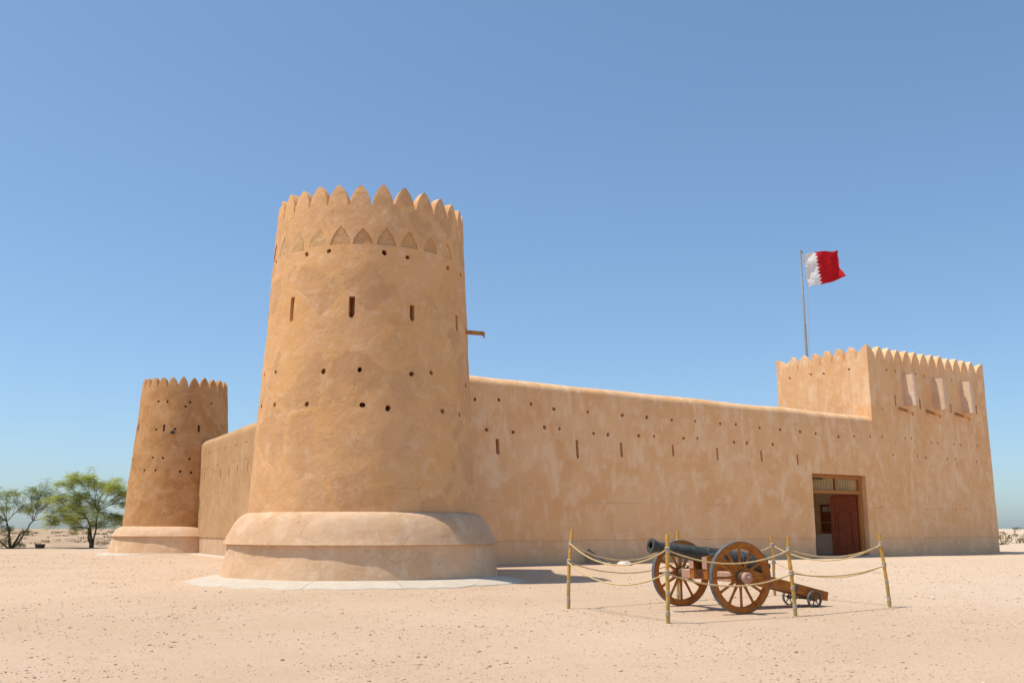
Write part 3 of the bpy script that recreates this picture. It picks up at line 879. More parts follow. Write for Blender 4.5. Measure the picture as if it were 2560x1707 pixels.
for k, (s, z) in enumerate([(26.08, 6.14), (28.07, 6.16), (30.33, 6.18)]):
    p = MF @ Vector((s, 0.0, z))
    spt = empty('water_spout', p, names[k] + ' of three wooden spouts under the boxes on the square tower', 'water spout', 'wooden water spouts')
    Ms = MF @ Matrix(((1, 0, 0, s), (0, 1, 0, 0), (0, 0.42, 1, z - 0.02), (0, 0, 0, 1)))
    MB().box((-0.055, -0.62, 0), (0.055, 0.1, 0.02), Ms).obj('channel_floor', M_SPOUT, spt, 20)
    MB().box((-0.075, -0.62, -0.004), (-0.0555, 0.1, 0.11), Ms).obj('channel_side', M_SPOUT, spt, 20)
    MB().box((0.0555, -0.62, -0.004), (0.075, 0.1, 0.11), Ms).obj('channel_side', M_SPOUT, spt, 20)
    MB().box((-0.055, -0.61, -0.06), (0.055, -0.585, -0.002), Ms).obj('drip_lip', M_SPOUT, spt, 20)

left = empty('curtain_wall', ML @ Vector((12, 0, 0)), 'left side wall running from the large tower back to the distant tower', 'wall', 'fort walls')
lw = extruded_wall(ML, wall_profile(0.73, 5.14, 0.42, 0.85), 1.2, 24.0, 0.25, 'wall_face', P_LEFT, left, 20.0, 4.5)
cut = MB()
for s, z in [(3.93, 4.38), (4.48, 4.39), (5.53, 4.41), (6.01, 4.43), (7.18, 4.39), (7.79, 4.36), (8.77, 4.35), (9.11, 4.35), (10.52, 4.37), (10.83, 4.36), (2.79, 3.75), (3.72, 3.71), (4.26, 3.72), (5.82, 3.76), (7.78, 3.63), (8.82, 3.69), (10.74, 3.70), (12.4, 4.37), (13.6, 4.36), (14.9, 4.38), (16.3, 4.36)]:
    round_hole(cut, ML @ Vector((s, 0, z)), LI, 0.055)
for s, za, zb in [(3.26, 3.6, 3.22), (4.88, 3.69, 3.39), (6.44, 3.57, 3.19), (8.0, 3.54, 3.18), (9.49, 3.55, 3.2), (11.1, 3.62, 3.2), (12.9, 3.6, 3.2), (14.6, 3.6, 3.2)]:
    slot_cut(cut, ML @ Vector((s, 0, za)), ML @ Vector((s, 0, zb)), LI, 0.085, 0.35)
boolean_cut(lw, cut)
extruded_wall(ML, [(0.03, -0.4, 0.3), (0.03, 0, 1), (0.03, 0.3, 1), (0.03, 0.5, 1), (0.03, 0.726, 1), (0.85, 0.726, 0), (0.85, -0.4, 0)], 1.2, 24.0, 0.25, 'base_course', P_SHOULDER, left, 20.0, 99)

# ------------------------------------------------------------------ doorway
fz = DZ1
fq0, fq1 = 0.20, 0.34                              # frame sits back in the reveal
door_frame = MB()
MB().box((DS1 - 0.17, fq0, 0.05), (DS1 - 0.03, fq1, fz - 0.02), MF, 0.012).obj('door_jamb', M_DOORF, front, 20)
MB().box((DS0 + 0.02, fq0, 0.05), (DS0 + 0.15, fq1, fz - 0.02), MF, 0.012).obj('door_jamb', M_DOORF, front, 20)
MB().box((DS0 + 0.152, fq0, fz - 0.15), (DS1 - 0.172, fq1, fz - 0.02), MF, 0.012).obj('door_head', M_DOORF, front, 20)
MB().box((DS0 + 0.152, fq0 - 0.02, 2.47), (DS1 - 0.172, fq1, 2.61), MF, 0.012).obj('transom_rail', M_DOORF, front, 20)
MB().box(((DS0 + DS1) / 2 - 0.03, fq0 + 0.03, 2.612), ((DS0 + DS1) / 2 + 0.03, fq1 - 0.02, fz - 0.152), MF, 0.008).obj('transom_mullion', M_DOOR, front, 20)
bars = MB()
x = DS0 + 0.20
i = 0
while x < DS1 - 0.2:
    if abs(x - (DS0 + DS1) / 2) > 0.06:
        bars.tube([MF @ Vector((x, 0.30, 2.612)), MF @ Vector((x + random.uniform(-.004, .004), 0.30, fz - 0.152))], 0.02, 6)
    x += 0.098
bo = bars.obj('transom_sticks', M_BARS, front, 40); bo['kind'] = 'stuff'
MB().box((DS0 - 0.25, -0.22, -0.3), (DS1 + 0.22, 0.9, 0.045), MF, 0.015).obj('threshold', M_CONC_G, front, 20)
# plaster reveal cheeks are the cut wall itself down to the base course
leafM = MF @ Matrix(((0, 1, 0, DS1 - 0.19), (1, 0, 0, 0.36), (0, 0, 1, 0.06), (0, 0, 0, 1))) # x: inwards, y: +s
tilt = Matrix.Rotation(R(8), 4, 'Z')
leafM = MF @ Matrix.Translation((DS1 - 0.20, 0.37, 0.06)) @ Matrix.Rotation(R(90 + 4), 4, 'Z')   # local x runs inwards from the hinge
Wd, Hd = 1.24, 2.42
leaf = obj('door_leaf', *(lambda mb: (mb.v, mb.f))(MB().prism([(0, 0, 0), (Wd, 0, 0), (Wd, 0, Hd - 0.12), (Wd - 0.03, 0, Hd - 0.04), (Wd - 0.10, 0, Hd), (0, 0, Hd)], (0, -0.06, 0), leafM)), M_DOOR, front, 20)
fy = 0.0                                            # the face seen from outside is local +y
def leafpart(name, mb, mat=M_DOOR):
    o = mb.obj(name, mat, leaf, 25); return o
for a, b in (((0.03, fy, 0.02), (0.20, 0.022, Hd - 0.06)), ((Wd - 0.20, fy, 0.02), (Wd - 0.03, 0.022, Hd - 0.16))):
    leafpart('stile', MB().box(a, b, leafM, 0.006))
leafpart('rail', MB().box((0.202, fy, 0.03), (Wd - 0.202, 0.02, 0.24), leafM, 0.006))
leafpart('rail', MB().box((0.202, fy, Hd - 0.34), (Wd - 0.202, 0.02, Hd - 0.06), leafM, 0.006))
# wicket door with an arched head
a0, a1, zc = 0.30, Wd - 0.30, 1.50
arc = [(a0, 0.30)] + [(a0, zc)] + [((a0 + a1) / 2 - (a1 - a0) / 2 * math.cos(R(t)), zc + (a1 - a0) / 2 * 0.95 * math.sin(R(t))) for t in range(15, 180, 15)] + [(a1, zc), (a1, 0.30)]
ins = [((x - (a0 + a1) / 2) * 0.86 + (a0 + a1) / 2, (z - 1.1) * 0.94 + 1.1) for x, z in arc]
mb = MB()
n = len(arc)
v = [(x, y, z) for pts_, y in ((arc, 0.001), (arc, 0.035), (ins, 0.035), (ins, 0.001)) for x, z in pts_]
f = []
for r_ in range(3):
    for i in range(n): f.append((r_ * n + i, r_ * n + (i + 1) % n, (r_ + 1) * n + (i + 1) % n, (r_ + 1) * n + i))
mb.add([leafM @ Vector(p) for p in v], f); leafpart('wicket_frame', mb)
mb = MB().prism([(x, 0.001, z) for x, z in [((x - (a0 + a1) / 2) * 0.98 + (a0 + a1) / 2, (z - 1.1) * 0.99 + 1.1) for x, z in ins]], (0, 0.014, 0), leafM); leafpart('wicket_panel', mb)
mb = MB().lathe([(0.028, 0), (0.03, 0.02), (0.012, 0.03), (0.012, 0.05), (0.03, 0.055), (0.03, 0.075), (0.018, 0.085)], leafM @ Matrix.Translation((a1 - 0.10, 0.016, 1.02)) @ Matrix.Rotation(R(-90), 4, 'X'), 12)
leafpart('handle', mb, M_IRON)
# passage behind the doorway, roofed, open to the courtyard at its far side
iq = 3.3
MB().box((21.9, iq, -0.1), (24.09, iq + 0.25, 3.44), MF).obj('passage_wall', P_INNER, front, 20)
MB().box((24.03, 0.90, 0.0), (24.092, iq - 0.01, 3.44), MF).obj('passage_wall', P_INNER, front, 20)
MB().box((17.0, 0.9, 3.45), (24.09, iq + 0.3, 3.58), MF).obj('passage_ceiling', M_SHUT, front, 20)
MB().box((17.0, 0.86, -0.15), (24.09, iq + 0.3, 0.02), MF).obj('passage_floor', M_CONC_G, front, 20)
MB().box((23.74, 0.92, 0.02), (24.025, iq - 0.02, 0.88), MF, 0.02).obj('passage_bench', P_DADO, front, 20)
win = MB().box((23.97, 1.25, 0.93), (24.028, 2.80, 2.12), MF).obj('window', M_SHUT, front, 20)
for a, b in ((1.27, 1.35), (1.985, 2.065), (2.70, 2.78)):
    MB().box((23.92, a, 0.95), (23.968, b, 2.10), MF, 0.006).obj('window_stile', M_DOOR, win, 20)
for z in (0.95, 1.34, 1.76, 2.05):
    for a, b in ((1.352, 1.983), (2.067, 2.698)):
        MB().box((23.925, a, z), (23.968, b, z + 0.05), MF, 0.006).obj('window_rail', M_DOORF if z == 1.34 else M_DOOR, win, 20)
for a, b in ((1.40, 1.94), (2.11, 2.37), (2.41, 2.66)):
    MB().box((23.95, a, 1.83), (23.9685, b, 2.03), MF).obj('pane', M_GLASS, win, 20)
# small junction box under the head of the doorway
MB().box((DS0 + 0.16, fq0 - 0.03, fz - 0.21), (DS0 + 0.85, fq0 + 0.03, fz - 0.155), MF, 0.008).obj('door_closer_rail', M_BLACK, front, 20)

# ------------------------------------------------------------------ concrete apron and drain
def apron_ring(C, r0, r1, a0, a1, name, label, nslab, zin, zout, joint_seed):
    ap = bpy.data.objects.new(name, None); ap.location = C; link(ap); tag(ap, label, None, None, 'structure')
    rr = random.Random(joint_seed)
    edges = [a0 + (a1 - a0) * i / nslab + (rr.uniform(-3, 3) if 0 < i < nslab else 0) for i in range(nslab + 1)]
    for i in range(nslab):
        b0, b1 = edges[i] + 0.09, edges[i + 1] - 0.09
        m = 14
        v, f = [], []
        for k in range(m + 1):
            a = b0 + (b1 - b0) * k / m
            d = dirang(a)
            ro = r1 + noise.noise(Vector((a * 0.12, joint_seed, 0))) * 0.16 + noise.noise(Vector((a * 0.5, joint_seed, 4))) * 0.05
            po = C + d * ro
            zo = ground_z(po.x, po.y) + 0.028
            zm = (zin + zo) / 2 + 0.012
            for r_, z in ((r0, zin), ((r0 + ro) / 2, zm), (ro - 0.02, zo), (ro, zo - 0.02), (ro, zo - 0.2), (r0, zo - 0.2)):
                p = C + d * r_; v.append((p.x, p.y, z))
        q = 6
        for k in range(m):
            for j in range(q): f.append((k * q + j, k * q + (j + 1) % q, (k + 1) * q + (j + 1) % q, (k + 1) * q + j))
        f.append(tuple(range(q - 1, -1, -1))); f.append(tuple(range(m * q, m * q + q)))
        obj('slab', v, f, M_CONC, ap, 30)
apron_ring(TC, 3.30, 4.08, -125, 78, 'tower_apron', 'pale concrete apron around the large tower', 7, 0.025, 0, 3)
apron_ring(FC, 2.9, 3.45, -110, 65, 'far_tower_apron', 'pale concrete apron around the distant tower', 5, 0.03, 0, 8)
wa = bpy.data.objects.new('wall_apron', None); wa.location = MF @ Vector((5, -0.4, 0)); link(wa); tag(wa, 'grey concrete strip along the foot of the front wall', None, None, 'structure')
for a, b in ((2.6, 4.9), (4.915, 7.2), (7.215, 9.2)):
    v, f = [], []
    m = 10
    for k in range(m + 1):
        s = a + (b - a) * k / m
        for q, z in ((-0.0, 0.03), (-0.62 - 0.05 * noise.noise(Vector((s, 3, 1))), 0.0), (-0.64, -0.25), (0.0, -0.25)):
            v.append(MF @ Vector((s, q, z)))
    for k in range(m):
        for j in range(4): f.append((k * 4 + j, k * 4 + (j + 1) % 4, (k + 1) * 4 + (j + 1) % 4, (k + 1) * 4 + j))
    f += [(3, 2, 1, 0), (m * 4, m * 4 + 1, m * 4 + 2, m * 4 + 3)]
    obj('slab', v, f, M_CONC_G, wa, 30)
la = bpy.data.objects.new('left_wall_apron', None); la.location = ML @ Vector((10, -0.3, 0)); link(la); tag(la, 'pale concrete strip along the foot of the left wall', None, None, 'structure')
for a, b in ((3.2, 8.5), (8.52, 14), (14.02, 20)):
    v = []
    for s in (a, b):
        for q, z in ((0.02, 0.03), (-0.5, 0.0), (-0.5, -0.3), (0.02, -0.3)): v.append(ML @ Vector((s, q, z)))
    obj('slab', v, [(0, 1, 5, 4), (1, 2, 6, 5), (2, 3, 7, 6), (3, 0, 4, 7), (3, 2, 1, 0), (4, 5, 6, 7)], M_CONC, la, 30)

dr = empty('drain_chute', MF @ Vector((8.95, -0.3, 0)), 'low sloping grey drain chute at the foot of the front wall', 'drain')
prof = [(0.0, 0.40), (-0.25, 0.30), (-0.6, 0.14), (-1.0, 0.0), (-1.25, -0.05)]
v, f = [], []
for q, z in prof:
    for ds, dz in ((-0.13, -0.5), (-0.13, 0.0), (-0.06, 0.03), (-0.05, -0.03), (0.05, -0.03), (0.06, 0.03), (0.13, 0.0), (0.13, -0.5)):
        v.append(MF @ Vector((8.95 + ds, q, z + dz if dz > -0.4 else -0.3)))
for i in range(len(prof) - 1):
    for j in range(8): f.append((i * 8 + j, i * 8 + (j + 1) % 8, (i + 1) * 8 + (j + 1) % 8, (i + 1) * 8 + j))
f += [tuple(range(7, -1, -1)), tuple(range(len(v) - 8, len(v)))]
obj('chute', v, f, M_CONC_G, dr, 25)
MB().box((8.92, -0.012, 0.41), (8.98, 0.03, 0.46), MF, 0.006).obj('outlet', M_HUB, dr, 20)

def rock(name, loc, sx, sy, sz, mat, seed, sub=3, label=None, cat=None, group=None):
    bm = bmesh.new(); bmesh.ops.create_icosphere(bm, subdivisions=sub, radius=1)
    for v_ in bm.verts:
        n_ = noise.noise(v_.co * 1.4 + Vector((seed, 0, 0))) * 0.28 + noise.noise(v_.co * 3.5 + Vector((0, seed, 0))) * 0.10
        v_.co *= 1 + n_
        v_.co = Vector((v_.co.x * sx, v_.co.y * sy, max(v_.co.z, -0.35) * sz))
    me = bpy.data.meshes.new(name); bm.to_mesh(me); bm.free()
    finish(me, mat, 45)
    o = bpy.data.objects.new(name, me); link(o); o.location = loc; o.rotation_euler = (0, 0, seed)
    return tag(o, label, cat, group)
sp_ = MF @ Vector((9.05, -1.62, 0))
rock('splash_stone', (sp_.x, sp_.y, ground_z(sp_.x, sp_.y) + 0.03), 0.42, 0.22, 0.11, M_WHITE, 1.3, 3, 'flat whitish stone lying where the drain chute meets the sand', 'stone')

# ------------------------------------------------------------------ flagpole and flag
FP = Vector((13.68, 43.5, 0))
pole = empty('flagpole', (FP.x, FP.y, 8.23), 'tall grey metal flagpole rising from the square tower', 'flagpole')
MB().lathe([(0.062, 8.20), (0.062, 10.5), (0.05, 10.52), (0.05, 12.6), (0.04, 12.62), (0.04, 14.03), (0.05, 14.035), (0.05, 14.06), (0.03, 14.085)], Matrix.Translation((FP.x, FP.y, 0)), 14).obj('pole', M_POLE, pole, 30)
MB().lathe([(0.14, 8.225), (0.14, 8.26), (0.075, 8.265), (0.075, 8.40)], Matrix.Translation((FP.x, FP.y, 0)), 14).obj('pole_foot', M_POLE, pole, 30)
MB().tube([(FP.x + 0.05, FP.y - 0.03, 14.0), (FP.x + 0.10, FP.y - 0.03, 13.9)], 0.018, 8).obj('pulley', M_BLACK, pole, 30)
MB().tube([(FP.x + 0.13, FP.y - 0.03, 13.85), (FP.x + 0.25, FP.y - 0.03, 12.2), (FP.x + 0.16, FP.y - 0.03, 10.2), (FP.x + 0.09, FP.y - 0.03, 8.6)], 0.007, 5).obj('halyard', M_LASH, pole, 30)
k_ = 43.5 / 41.14
fl = lambda x, z: Vector((x * k_, 43.47, 1.1 + (z - 1.1) * k_))
TL, TR, BR, BL = fl(13.05, 13.12), fl(14.66, 13.40), fl(14.84, 12.10), fl(13.19, 11.66)
flag = empty('flag', (FP.x + 0.12, 43.47, 12.3), 'red flag with a white serrated band at the hoist, flying from the tower flagpole', 'flag')
def flag_pt(u, v):
    p = (TL * (1 - u) + TR * u) * (1 - v) + (BL * (1 - u) + BR * u) * v
    w = 0.16 * u ** 0.7 * math.sin(7.5 * u + 2.6 * v + 0.4) + 0.07 * u * math.sin(16 * u - 5 * v + 1.0) + 0.030 * math.sin(11 * v + 7 * u)
    w += 0.05 * noise.noise(Vector((u * 5, v * 5, 2))) + 0.02 * noise.noise(Vector((u * 12, v * 12, 2)))
    edge_v = 0.05 * math.sin(9 * u + 1) * (0.5 - abs(v - 0.5)) * 0 
    dz = 0.06 * math.sin(6 * u) * (1 - v) - 0.09 * math.sin(math.pi * u) * v * 0.6 + 0.03 * noise.noise(Vector((u * 4, v * 4, 9))) * u
    dx = 0.10 * math.sin(math.pi * v) * u * -1.0 + 0.05 * noise.noise(Vector((3, v * 4, 1))) * u
    return p + Vector((dx, w, dz))
nv = 72
def zig(v):
    t = (v * 9) % 1
    return 0.315 + 0.075 * (1 - abs(2 * t - 1))
def field(name, ua, ub, nu, mat):
    v, f = [], []
    for j in range(nv + 1):
        vv = j / nv; a, b = ua(vv), ub(vv)
        for i in range(nu + 1): v.append(flag_pt(a + (b - a) * i / nu, vv))
    for j in range(nv):
        for i in range(nu): f.append((j * (nu + 1) + i, (j + 1) * (nu + 1) + i, (j + 1) * (nu + 1) + i + 1, j * (nu + 1) + i + 1))
    o = obj(name, v, f, mat, flag, 0); o.data.polygons.foreach_set('use_smooth', [True] * len(o.data.polygons))
    return o
field('white_band', lambda v: 0.0, zig, 14, M_FLAGW)
field('red_field', zig, lambda v: 1.0, 40, M_FLAGR)

# ------------------------------------------------------------------ gun
CG = near((2.75, 13.67, 0)); CG.z = -0.205
ca = R(67.5)
cu = Vector((math.sin(ca), math.cos(ca), 0)); cn = Vector((math.cos(ca), -math.sin(ca), 0))
# local x along the trail (backwards), local y away from the camera, z up
MG = Matrix(((cu.x, -cn.x, 0, CG.x), (cu.y, -cn.y, 0, CG.y), (0, 0, 1, CG.z), (0, 0, 0, 1)))
gun = empty('cannon', CG, 'old black iron cannon on a brown wooden carriage with two large spoked wheels', 'cannon')
WR, HT = 0.555, 0.86
def wheel(y, sgn):
    Mw = MG @ Matrix.Translation((0.0, y, WR)) @ Matrix.Rotation(R(90 * sgn), 4, 'X')   # local z: outwards (sgn=1 -> -y, towards the camera)
    n = 48
    fe = MB().lathe([(WR, -0.042), (WR, 0.042), (WR - 0.0105, 0.042), (WR - 0.0105, -0.042)], Mw, n, True).obj('wheel', M_TYRE, gun, 30)
    for k in range(6):                                # six felloes with open joints
        v, f = [], []
        pr = [(WR - 0.011, -0.040), (WR - 0.011, 0.040), (0.458, 0.036), (0.446, 0.022), (0.446, -0.022), (0.458, -0.036)]
        m = 10
        for i in range(m + 1):
            a = 2 * math.pi * (k + 0.5) / 6 + (2 * math.pi / 6 - 0.010) * (i / m - 0.5)
            for r_, h in pr: v.append(Mw @ Vector((r_ * math.cos(a), r_ * math.sin(a), h + 0.002 * (k % 2))))
        for i in range(m):
            for j in range(6): f.append((i * 6 + j, i * 6 + (j + 1) % 6, (i + 1) * 6 + (j + 1) % 6, (i + 1) * 6 + j))
        f += [tuple(range(5, -1, -1)), tuple(range(m * 6, m * 6 + 6))]
        obj('felloe', v, f, M_WOODC, fe, 30)
    MB().lathe([(0.075, -0.14), (0.092, -0.11), (0.105, -0.05), (0.108, 0.05), (0.092, 0.085), (0.088, 0.13), (0.07, 0.135)], Mw, 20).obj('hub', M_HUB, fe, 30)
    MB().lathe([(0.082, 0.136), (0.086, 0.142), (0.086, 0.20), (0.074, 0.212)], Mw, 20).obj('hub_cap', M_WOODP, fe, 30)
    MB().box((-0.022, -0.022, 0.213), (0.022, 0.022, 0.25), Mw @ Matrix.Rotation(0.4, 4, 'Z'), 0.004).obj('axle_nut', M_WOODP, fe, 30)
    for k in range(12):
        a = 2 * math.pi * (k + 0.0) / 12
        Mk = Mw @ Matrix.Rotation(a, 4, 'Z')
        mb = MB()
        v = []; prof = [(0.098, 0.030, 0.026), (0.14, 0.026, 0.024), (0.25, 0.020, 0.020), (0.40, 0.021, 0.020), (0.452, 0.026, 0.022)]
        for x, wy, wz in prof:
            for i in range(8):
                t = 2 * math.pi * (i + 0.5) / 8
                v.append(Mk @ Vector((x, wy * math.cos(t) * 1.05, wz * math.sin(t))))
        f = []
        for j in range(len(prof) - 1):
            for i in range(8): f.append((j * 8 + i, j * 8 + (i + 1) % 8, (j + 1) * 8 + (i + 1) % 8, (j + 1) * 8 + i))
        f += [tuple(range(7, -1, -1)), tuple(range(32, 40))]
        mb.add(v, f); mb.obj('spoke', M_WOODC, fe, 40)
    return fe
wheel(-HT, 1); wheel(HT, -1)
# axle tree
MB().box((-0.075, -HT + 0.14, WR - 0.075), (0.075, -0.262, WR + 0.075), MG, 0.01).obj('axle_arm', M_WOODP, gun, 20)
MB().box((-0.075, 0.262, WR - 0.075), (0.075, HT - 0.14, WR + 0.075), MG, 0.01).obj('axle_arm', M_WOODP, gun, 20)
MB().box((-0.06, -0.26, WR - 0.06), (0.06, 0.26, WR + 0.06), MG).obj('axle_tree', M_WOODP, gun, 20)
# two side cheeks that run back into the trail
cheek = [(-0.20, 0.50), (-0.20, 0.86), (0.08, 0.875), (0.30, 0.74), (0.55, 0.68), (1.00, 0.535), (2.22, 0.245), (2.19, 0.10), (1.05, 0.36), (0.55, 0.44), (0.1, 0.50)]
for y in (-0.26, 0.13):
    MB().prism([(x, y, z) for x, z in cheek], (0, 0.13, 0), MG).obj('carriage_cheek', M_WOODC, gun, 20)
    MB().box((-0.215, y - 0.005, 0.66), (-0.202, y + 0.135, 0.85), MG, 0.004).obj('cheek_end', M_WOODP, gun, 20)
    MB().box((-0.12, y - 0.006, 0.866), (0.12, y + 0.136, 0.884), MG @ Matrix.Shear('XY', 4, (0, 0)), 0.003).obj('trunnion_cap', M_IRON, gun, 20)
MB().prism([(0.9, -0.129, 0.50), (2.19, -0.129, 0.21), (2.17, -0.129, 0.12), (0.9, -0.129, 0.40)], (0, 0.258, 0), MG).obj('trail_bed', M_WOODK, gun, 20)
MB().box((-0.19, -0.129, 0.52), (-0.05, 0.129, 0.66), MG, 0.01).obj('transom', M_WOODK, gun, 20)
MB().box((0.45, -0.129, 0.50), (0.62, 0.129, 0.60), MG, 0.01).obj('transom', M_WOODK, gun, 20)
# iron ring on the trail
ring = MB(); Mr = MG @ Matrix.Translation((1.52, -0.285, 0.32)) @ Matrix.Rotation(R(90), 4, 'X')
ring.lathe([(0.05 + 0.010 * math.cos(R(t)), 0.010 * math.sin(R(t))) for t in range(0, 360, 45)], Mr, 18, True)
ring.obj('lashing_ring', M_TYRE, gun, 40)
MB().tube([MG @ Vector((1.52, -0.24, 0.375)), MG @ Vector((1.52, -0.30, 0.372))], 0.012, 8).obj('ring_bolt', M_TYRE, gun, 40)
# small trail wheels
for y, sgn in ((-0.325, 1), (0.325, -1)):
    Mw = MG @ Matrix.Translation((1.86, y, 0.140)) @ Matrix.Rotation(R(90 * sgn), 4, 'X')
    sm = MB().lathe([(0.140, -0.022), (0.140, 0.022), (0.122, 0.022), (0.122, -0.022)], Mw, 28, True).obj('trail_wheel', M_TYRE, gun, 30)
    MB().lathe([(0.03, -0.04), (0.034, 0.0), (0.03, 0.045), (0.016, 0.05)], Mw, 14).obj('hub', M_HUB, sm, 30)
    for k in range(6):
        Mk = Mw @ Matrix.Rotation(2 * math.pi * k / 6 + 0.2, 4, 'Z')
        MB().tube([Mk @ Vector((0.03, 0, 0)), Mk @ Vector((0.124, 0, 0))], [0.011, 0.008], 6).obj('spoke', M_TYRE, sm, 40)
MB().tube([MG @ Vector((1.86, -0.30, 0.14)), MG @ Vector((1.86, 0.30, 0.14))], 0.016, 8).obj('trail_axle', M_TYRE, gun, 40)
# barrel: axis from breech to muzzle
pm = MG @ Vector((-1.10, 0, 1.04)); pb = MG @ Vector((1.10, 0, 0.685))
ax = (pm - pb).normalized()
Lb = (pm - pb).length
qv = ax.to_track_quat('Z', 'Y').to_matrix().to_4x4()
Mb = Matrix.Translation(pb) @ qv
def barrel_prof():
    p = [(0.02, -0.115), (0.055, -0.105), (0.075, -0.06), (0.055, -0.02), (0.052, 0.0), (0.12, 0.02), (0.175, 0.035), (0.195, 0.05), (0.195, 0.10), (0.182, 0.115), (0.180, 0.16)]
    p += [(0.176, 0.30), (0.170, 0.48), (0.178, 0.49), (0.178, 0.53), (0.163, 0.54), (0.152, 0.85), (0.141, 1.15), (0.148, 1.16), (0.148, 1.19), (0.134, 1.20), (0.116, 1.55), (0.095, 1.95), (0.083, Lb - 0.26), (0.089, Lb - 0.255), (0.089, Lb - 0.235), (0.082, Lb - 0.23), (0.086, Lb - 0.13), (0.104, Lb - 0.07), (0.120, Lb - 0.035), (0.120, Lb - 0.008), (0.111, Lb), (0.066, Lb), (0.062, Lb - 0.01), (0.062, Lb - 0.7)]
    return p
MB().lathe(barrel_prof(), Mb, 36).obj('barrel', M_IRON, gun, 40)
bar = [c_ for c_ in gun.children if c_.name.startswith('barrel')][0]
MB().lathe([(0.0615, Lb - 0.6), (0.0615, Lb - 0.03), (0.058, Lb - 0.03), (0.058, Lb - 0.6)], Mb, 24, True).obj('bore', M_DARK, bar, 40)
MB().tube([MG @ Vector((-0.02, -0.255, 0.865)), MG @ Vector((-0.02, 0.255, 0.865))], 0.055, 16).obj('trunnion', M_IRON, bar, 40)

# ------------------------------------------------------------------ bamboo posts and ropes
posts = dict(
    p1=[(0.79, 13.84, 0.0), (0.86, 13.84, 1.09), (0.84, 13.84, 0.9), (0.81, 13.84, 0.64)],
    p2=[(1.84, 11.66, 0.0), (1.87, 11.65, 1.04), (1.86, 11.65, 0.85), (1.85, 11.66, 0.58)],
    p3=[(2.57, 15.23, 0.0), (2.60, 15.23, 1.08), (2.59, 15.23, 0.9), (2.59, 15.23, 0.59)],
    p4=[(4.41, 16.51, 0.0), (4.40, 16.51, 0.98), (4.41, 16.51, 0.82), (4.42, 16.50, 0.55)],
    p5=[(3.65, 12.69, 0.0), (3.61, 12.70, 1.0), (3.60, 12.70, 0.83), (3.62, 12.69, 0.53)],
    p6=[(5.40, 14.07, 0.0), (5.33, 14.09, 1.03), (5.33, 14.09, 0.88), (5.36, 14.08, 0.59)])
plabel = dict(p1='leftmost bamboo post of the rope barrier, out in front of the muzzle',
              p2='nearest bamboo post, standing in front of the cannon barrel',
              p3='bamboo post behind the far cannon wheel, mostly hidden',
              p4='bamboo post behind the cannon trail, leaning slightly left',
              p5='bamboo post in front of the small trail wheels',
              p6='rightmost bamboo post, leaning left, in front of the doorway')
PW = {k: [near(q) for q in v] for k, v in posts.items()}
for key, (b, t, u_, l_) in PW.items():
    root = empty('bamboo_post', (b.x, b.y, ground_z(b.x, b.y)), plabel[key], 'post', 'bamboo barrier posts')
    ctl = [b + Vector((0, 0, -0.12)), b, l_, u_, t]
    rr = random.Random(key)
    pts, rad = [], []
    base_r = 0.0265 * rr.uniform(0.95, 1.08)
    N = 40
    nodes = [0.10 + 0.21 * i + rr.uniform(-0.02, 0.02) for i in range(7)]
    Z = [c_.z for c_ in ctl]
    for i in range(N + 1):
        z = Z[0] + (Z[-1] - Z[0]) * i / N
        j = max(0, min(3, sum(1 for a in Z[1:-1] if z >= a)))
        w = (z - Z[j]) / max(1e-6, Z[j + 1] - Z[j])
        p = ctl[j].lerp(ctl[j + 1], w)
        p = p + Vector((noise.noise(Vector((z * 2.5, hash(key) % 7 * 0 + len(pts) * 0, ord(key[1])))) * 0.010, 0, 0))
        h = z + 0.2
        bulge = sum(math.exp(-((h - nd) / 0.014) ** 2) for nd in nodes)
        pts.append(p); rad.append(base_r * (1.06 - 0.12 * i / N) + 0.006 * min(1, bulge))
    MB().tube(pts, rad, 12).obj('cane', M_BAMBOO, root, 50)
    for zc, hgt, th in ((l_.z, 0.045, 0.012), (u_.z, 0.045, 0.012), (b.z + 0.14, 0.035, 0.007), (b.z + 0.42, 0.03, 0.006)):
        i = int((zc - Z[0]) / (Z[-1] - Z[0]) * N); p = pts[min(N, max(0, i))]
        mb = MB()
        pr = [(base_r - 0.004, -hgt)]
        for q in range(6):
            pr += [(base_r + th * 0.35, -hgt + 2 * hgt * (q + 0.02) / 6), (base_r + th, -hgt + 2 * hgt * (q + 0.5) / 6)]
        pr += [(base_r - 0.004, hgt)]
        tw = Matrix.Rotation(rr.uniform(-0.15, 0.15), 4, 'X') @ Matrix.Rotation(rr.uniform(-0.15, 0.15), 4, 'Y')
        mb.lathe(pr, Matrix.Translation((p.x, p.y, zc)) @ tw, 14)
        mb.obj('rope_knot' if th > 0.01 else 'lashing', M_LASH, root, 50)
spans = [('p1', 'p2', 0.638, 0.396), ('p2', 'p5', 0.673, 0.404), ('p5', 'p6', 0.722, 0.475), ('p4', 'p6', 0.61, 0.354), ('p3', 'p4', 0.66, 0.40), ('p1', 'p3', 0.635, 0.455)]
slabel = {('p1', 'p2'): 'between the leftmost and the nearest bamboo posts', ('p2', 'p5'): 'hanging in front of the cannon wheels',
          ('p5', 'p6'): 'at the front right, running to the rightmost post', ('p4', 'p6'): 'at the back right, nearer the doorway',
          ('p3', 'p4'): 'behind the cannon, mostly hidden', ('p1', 'p3'): 'at the back left, passing behind the muzzle'}
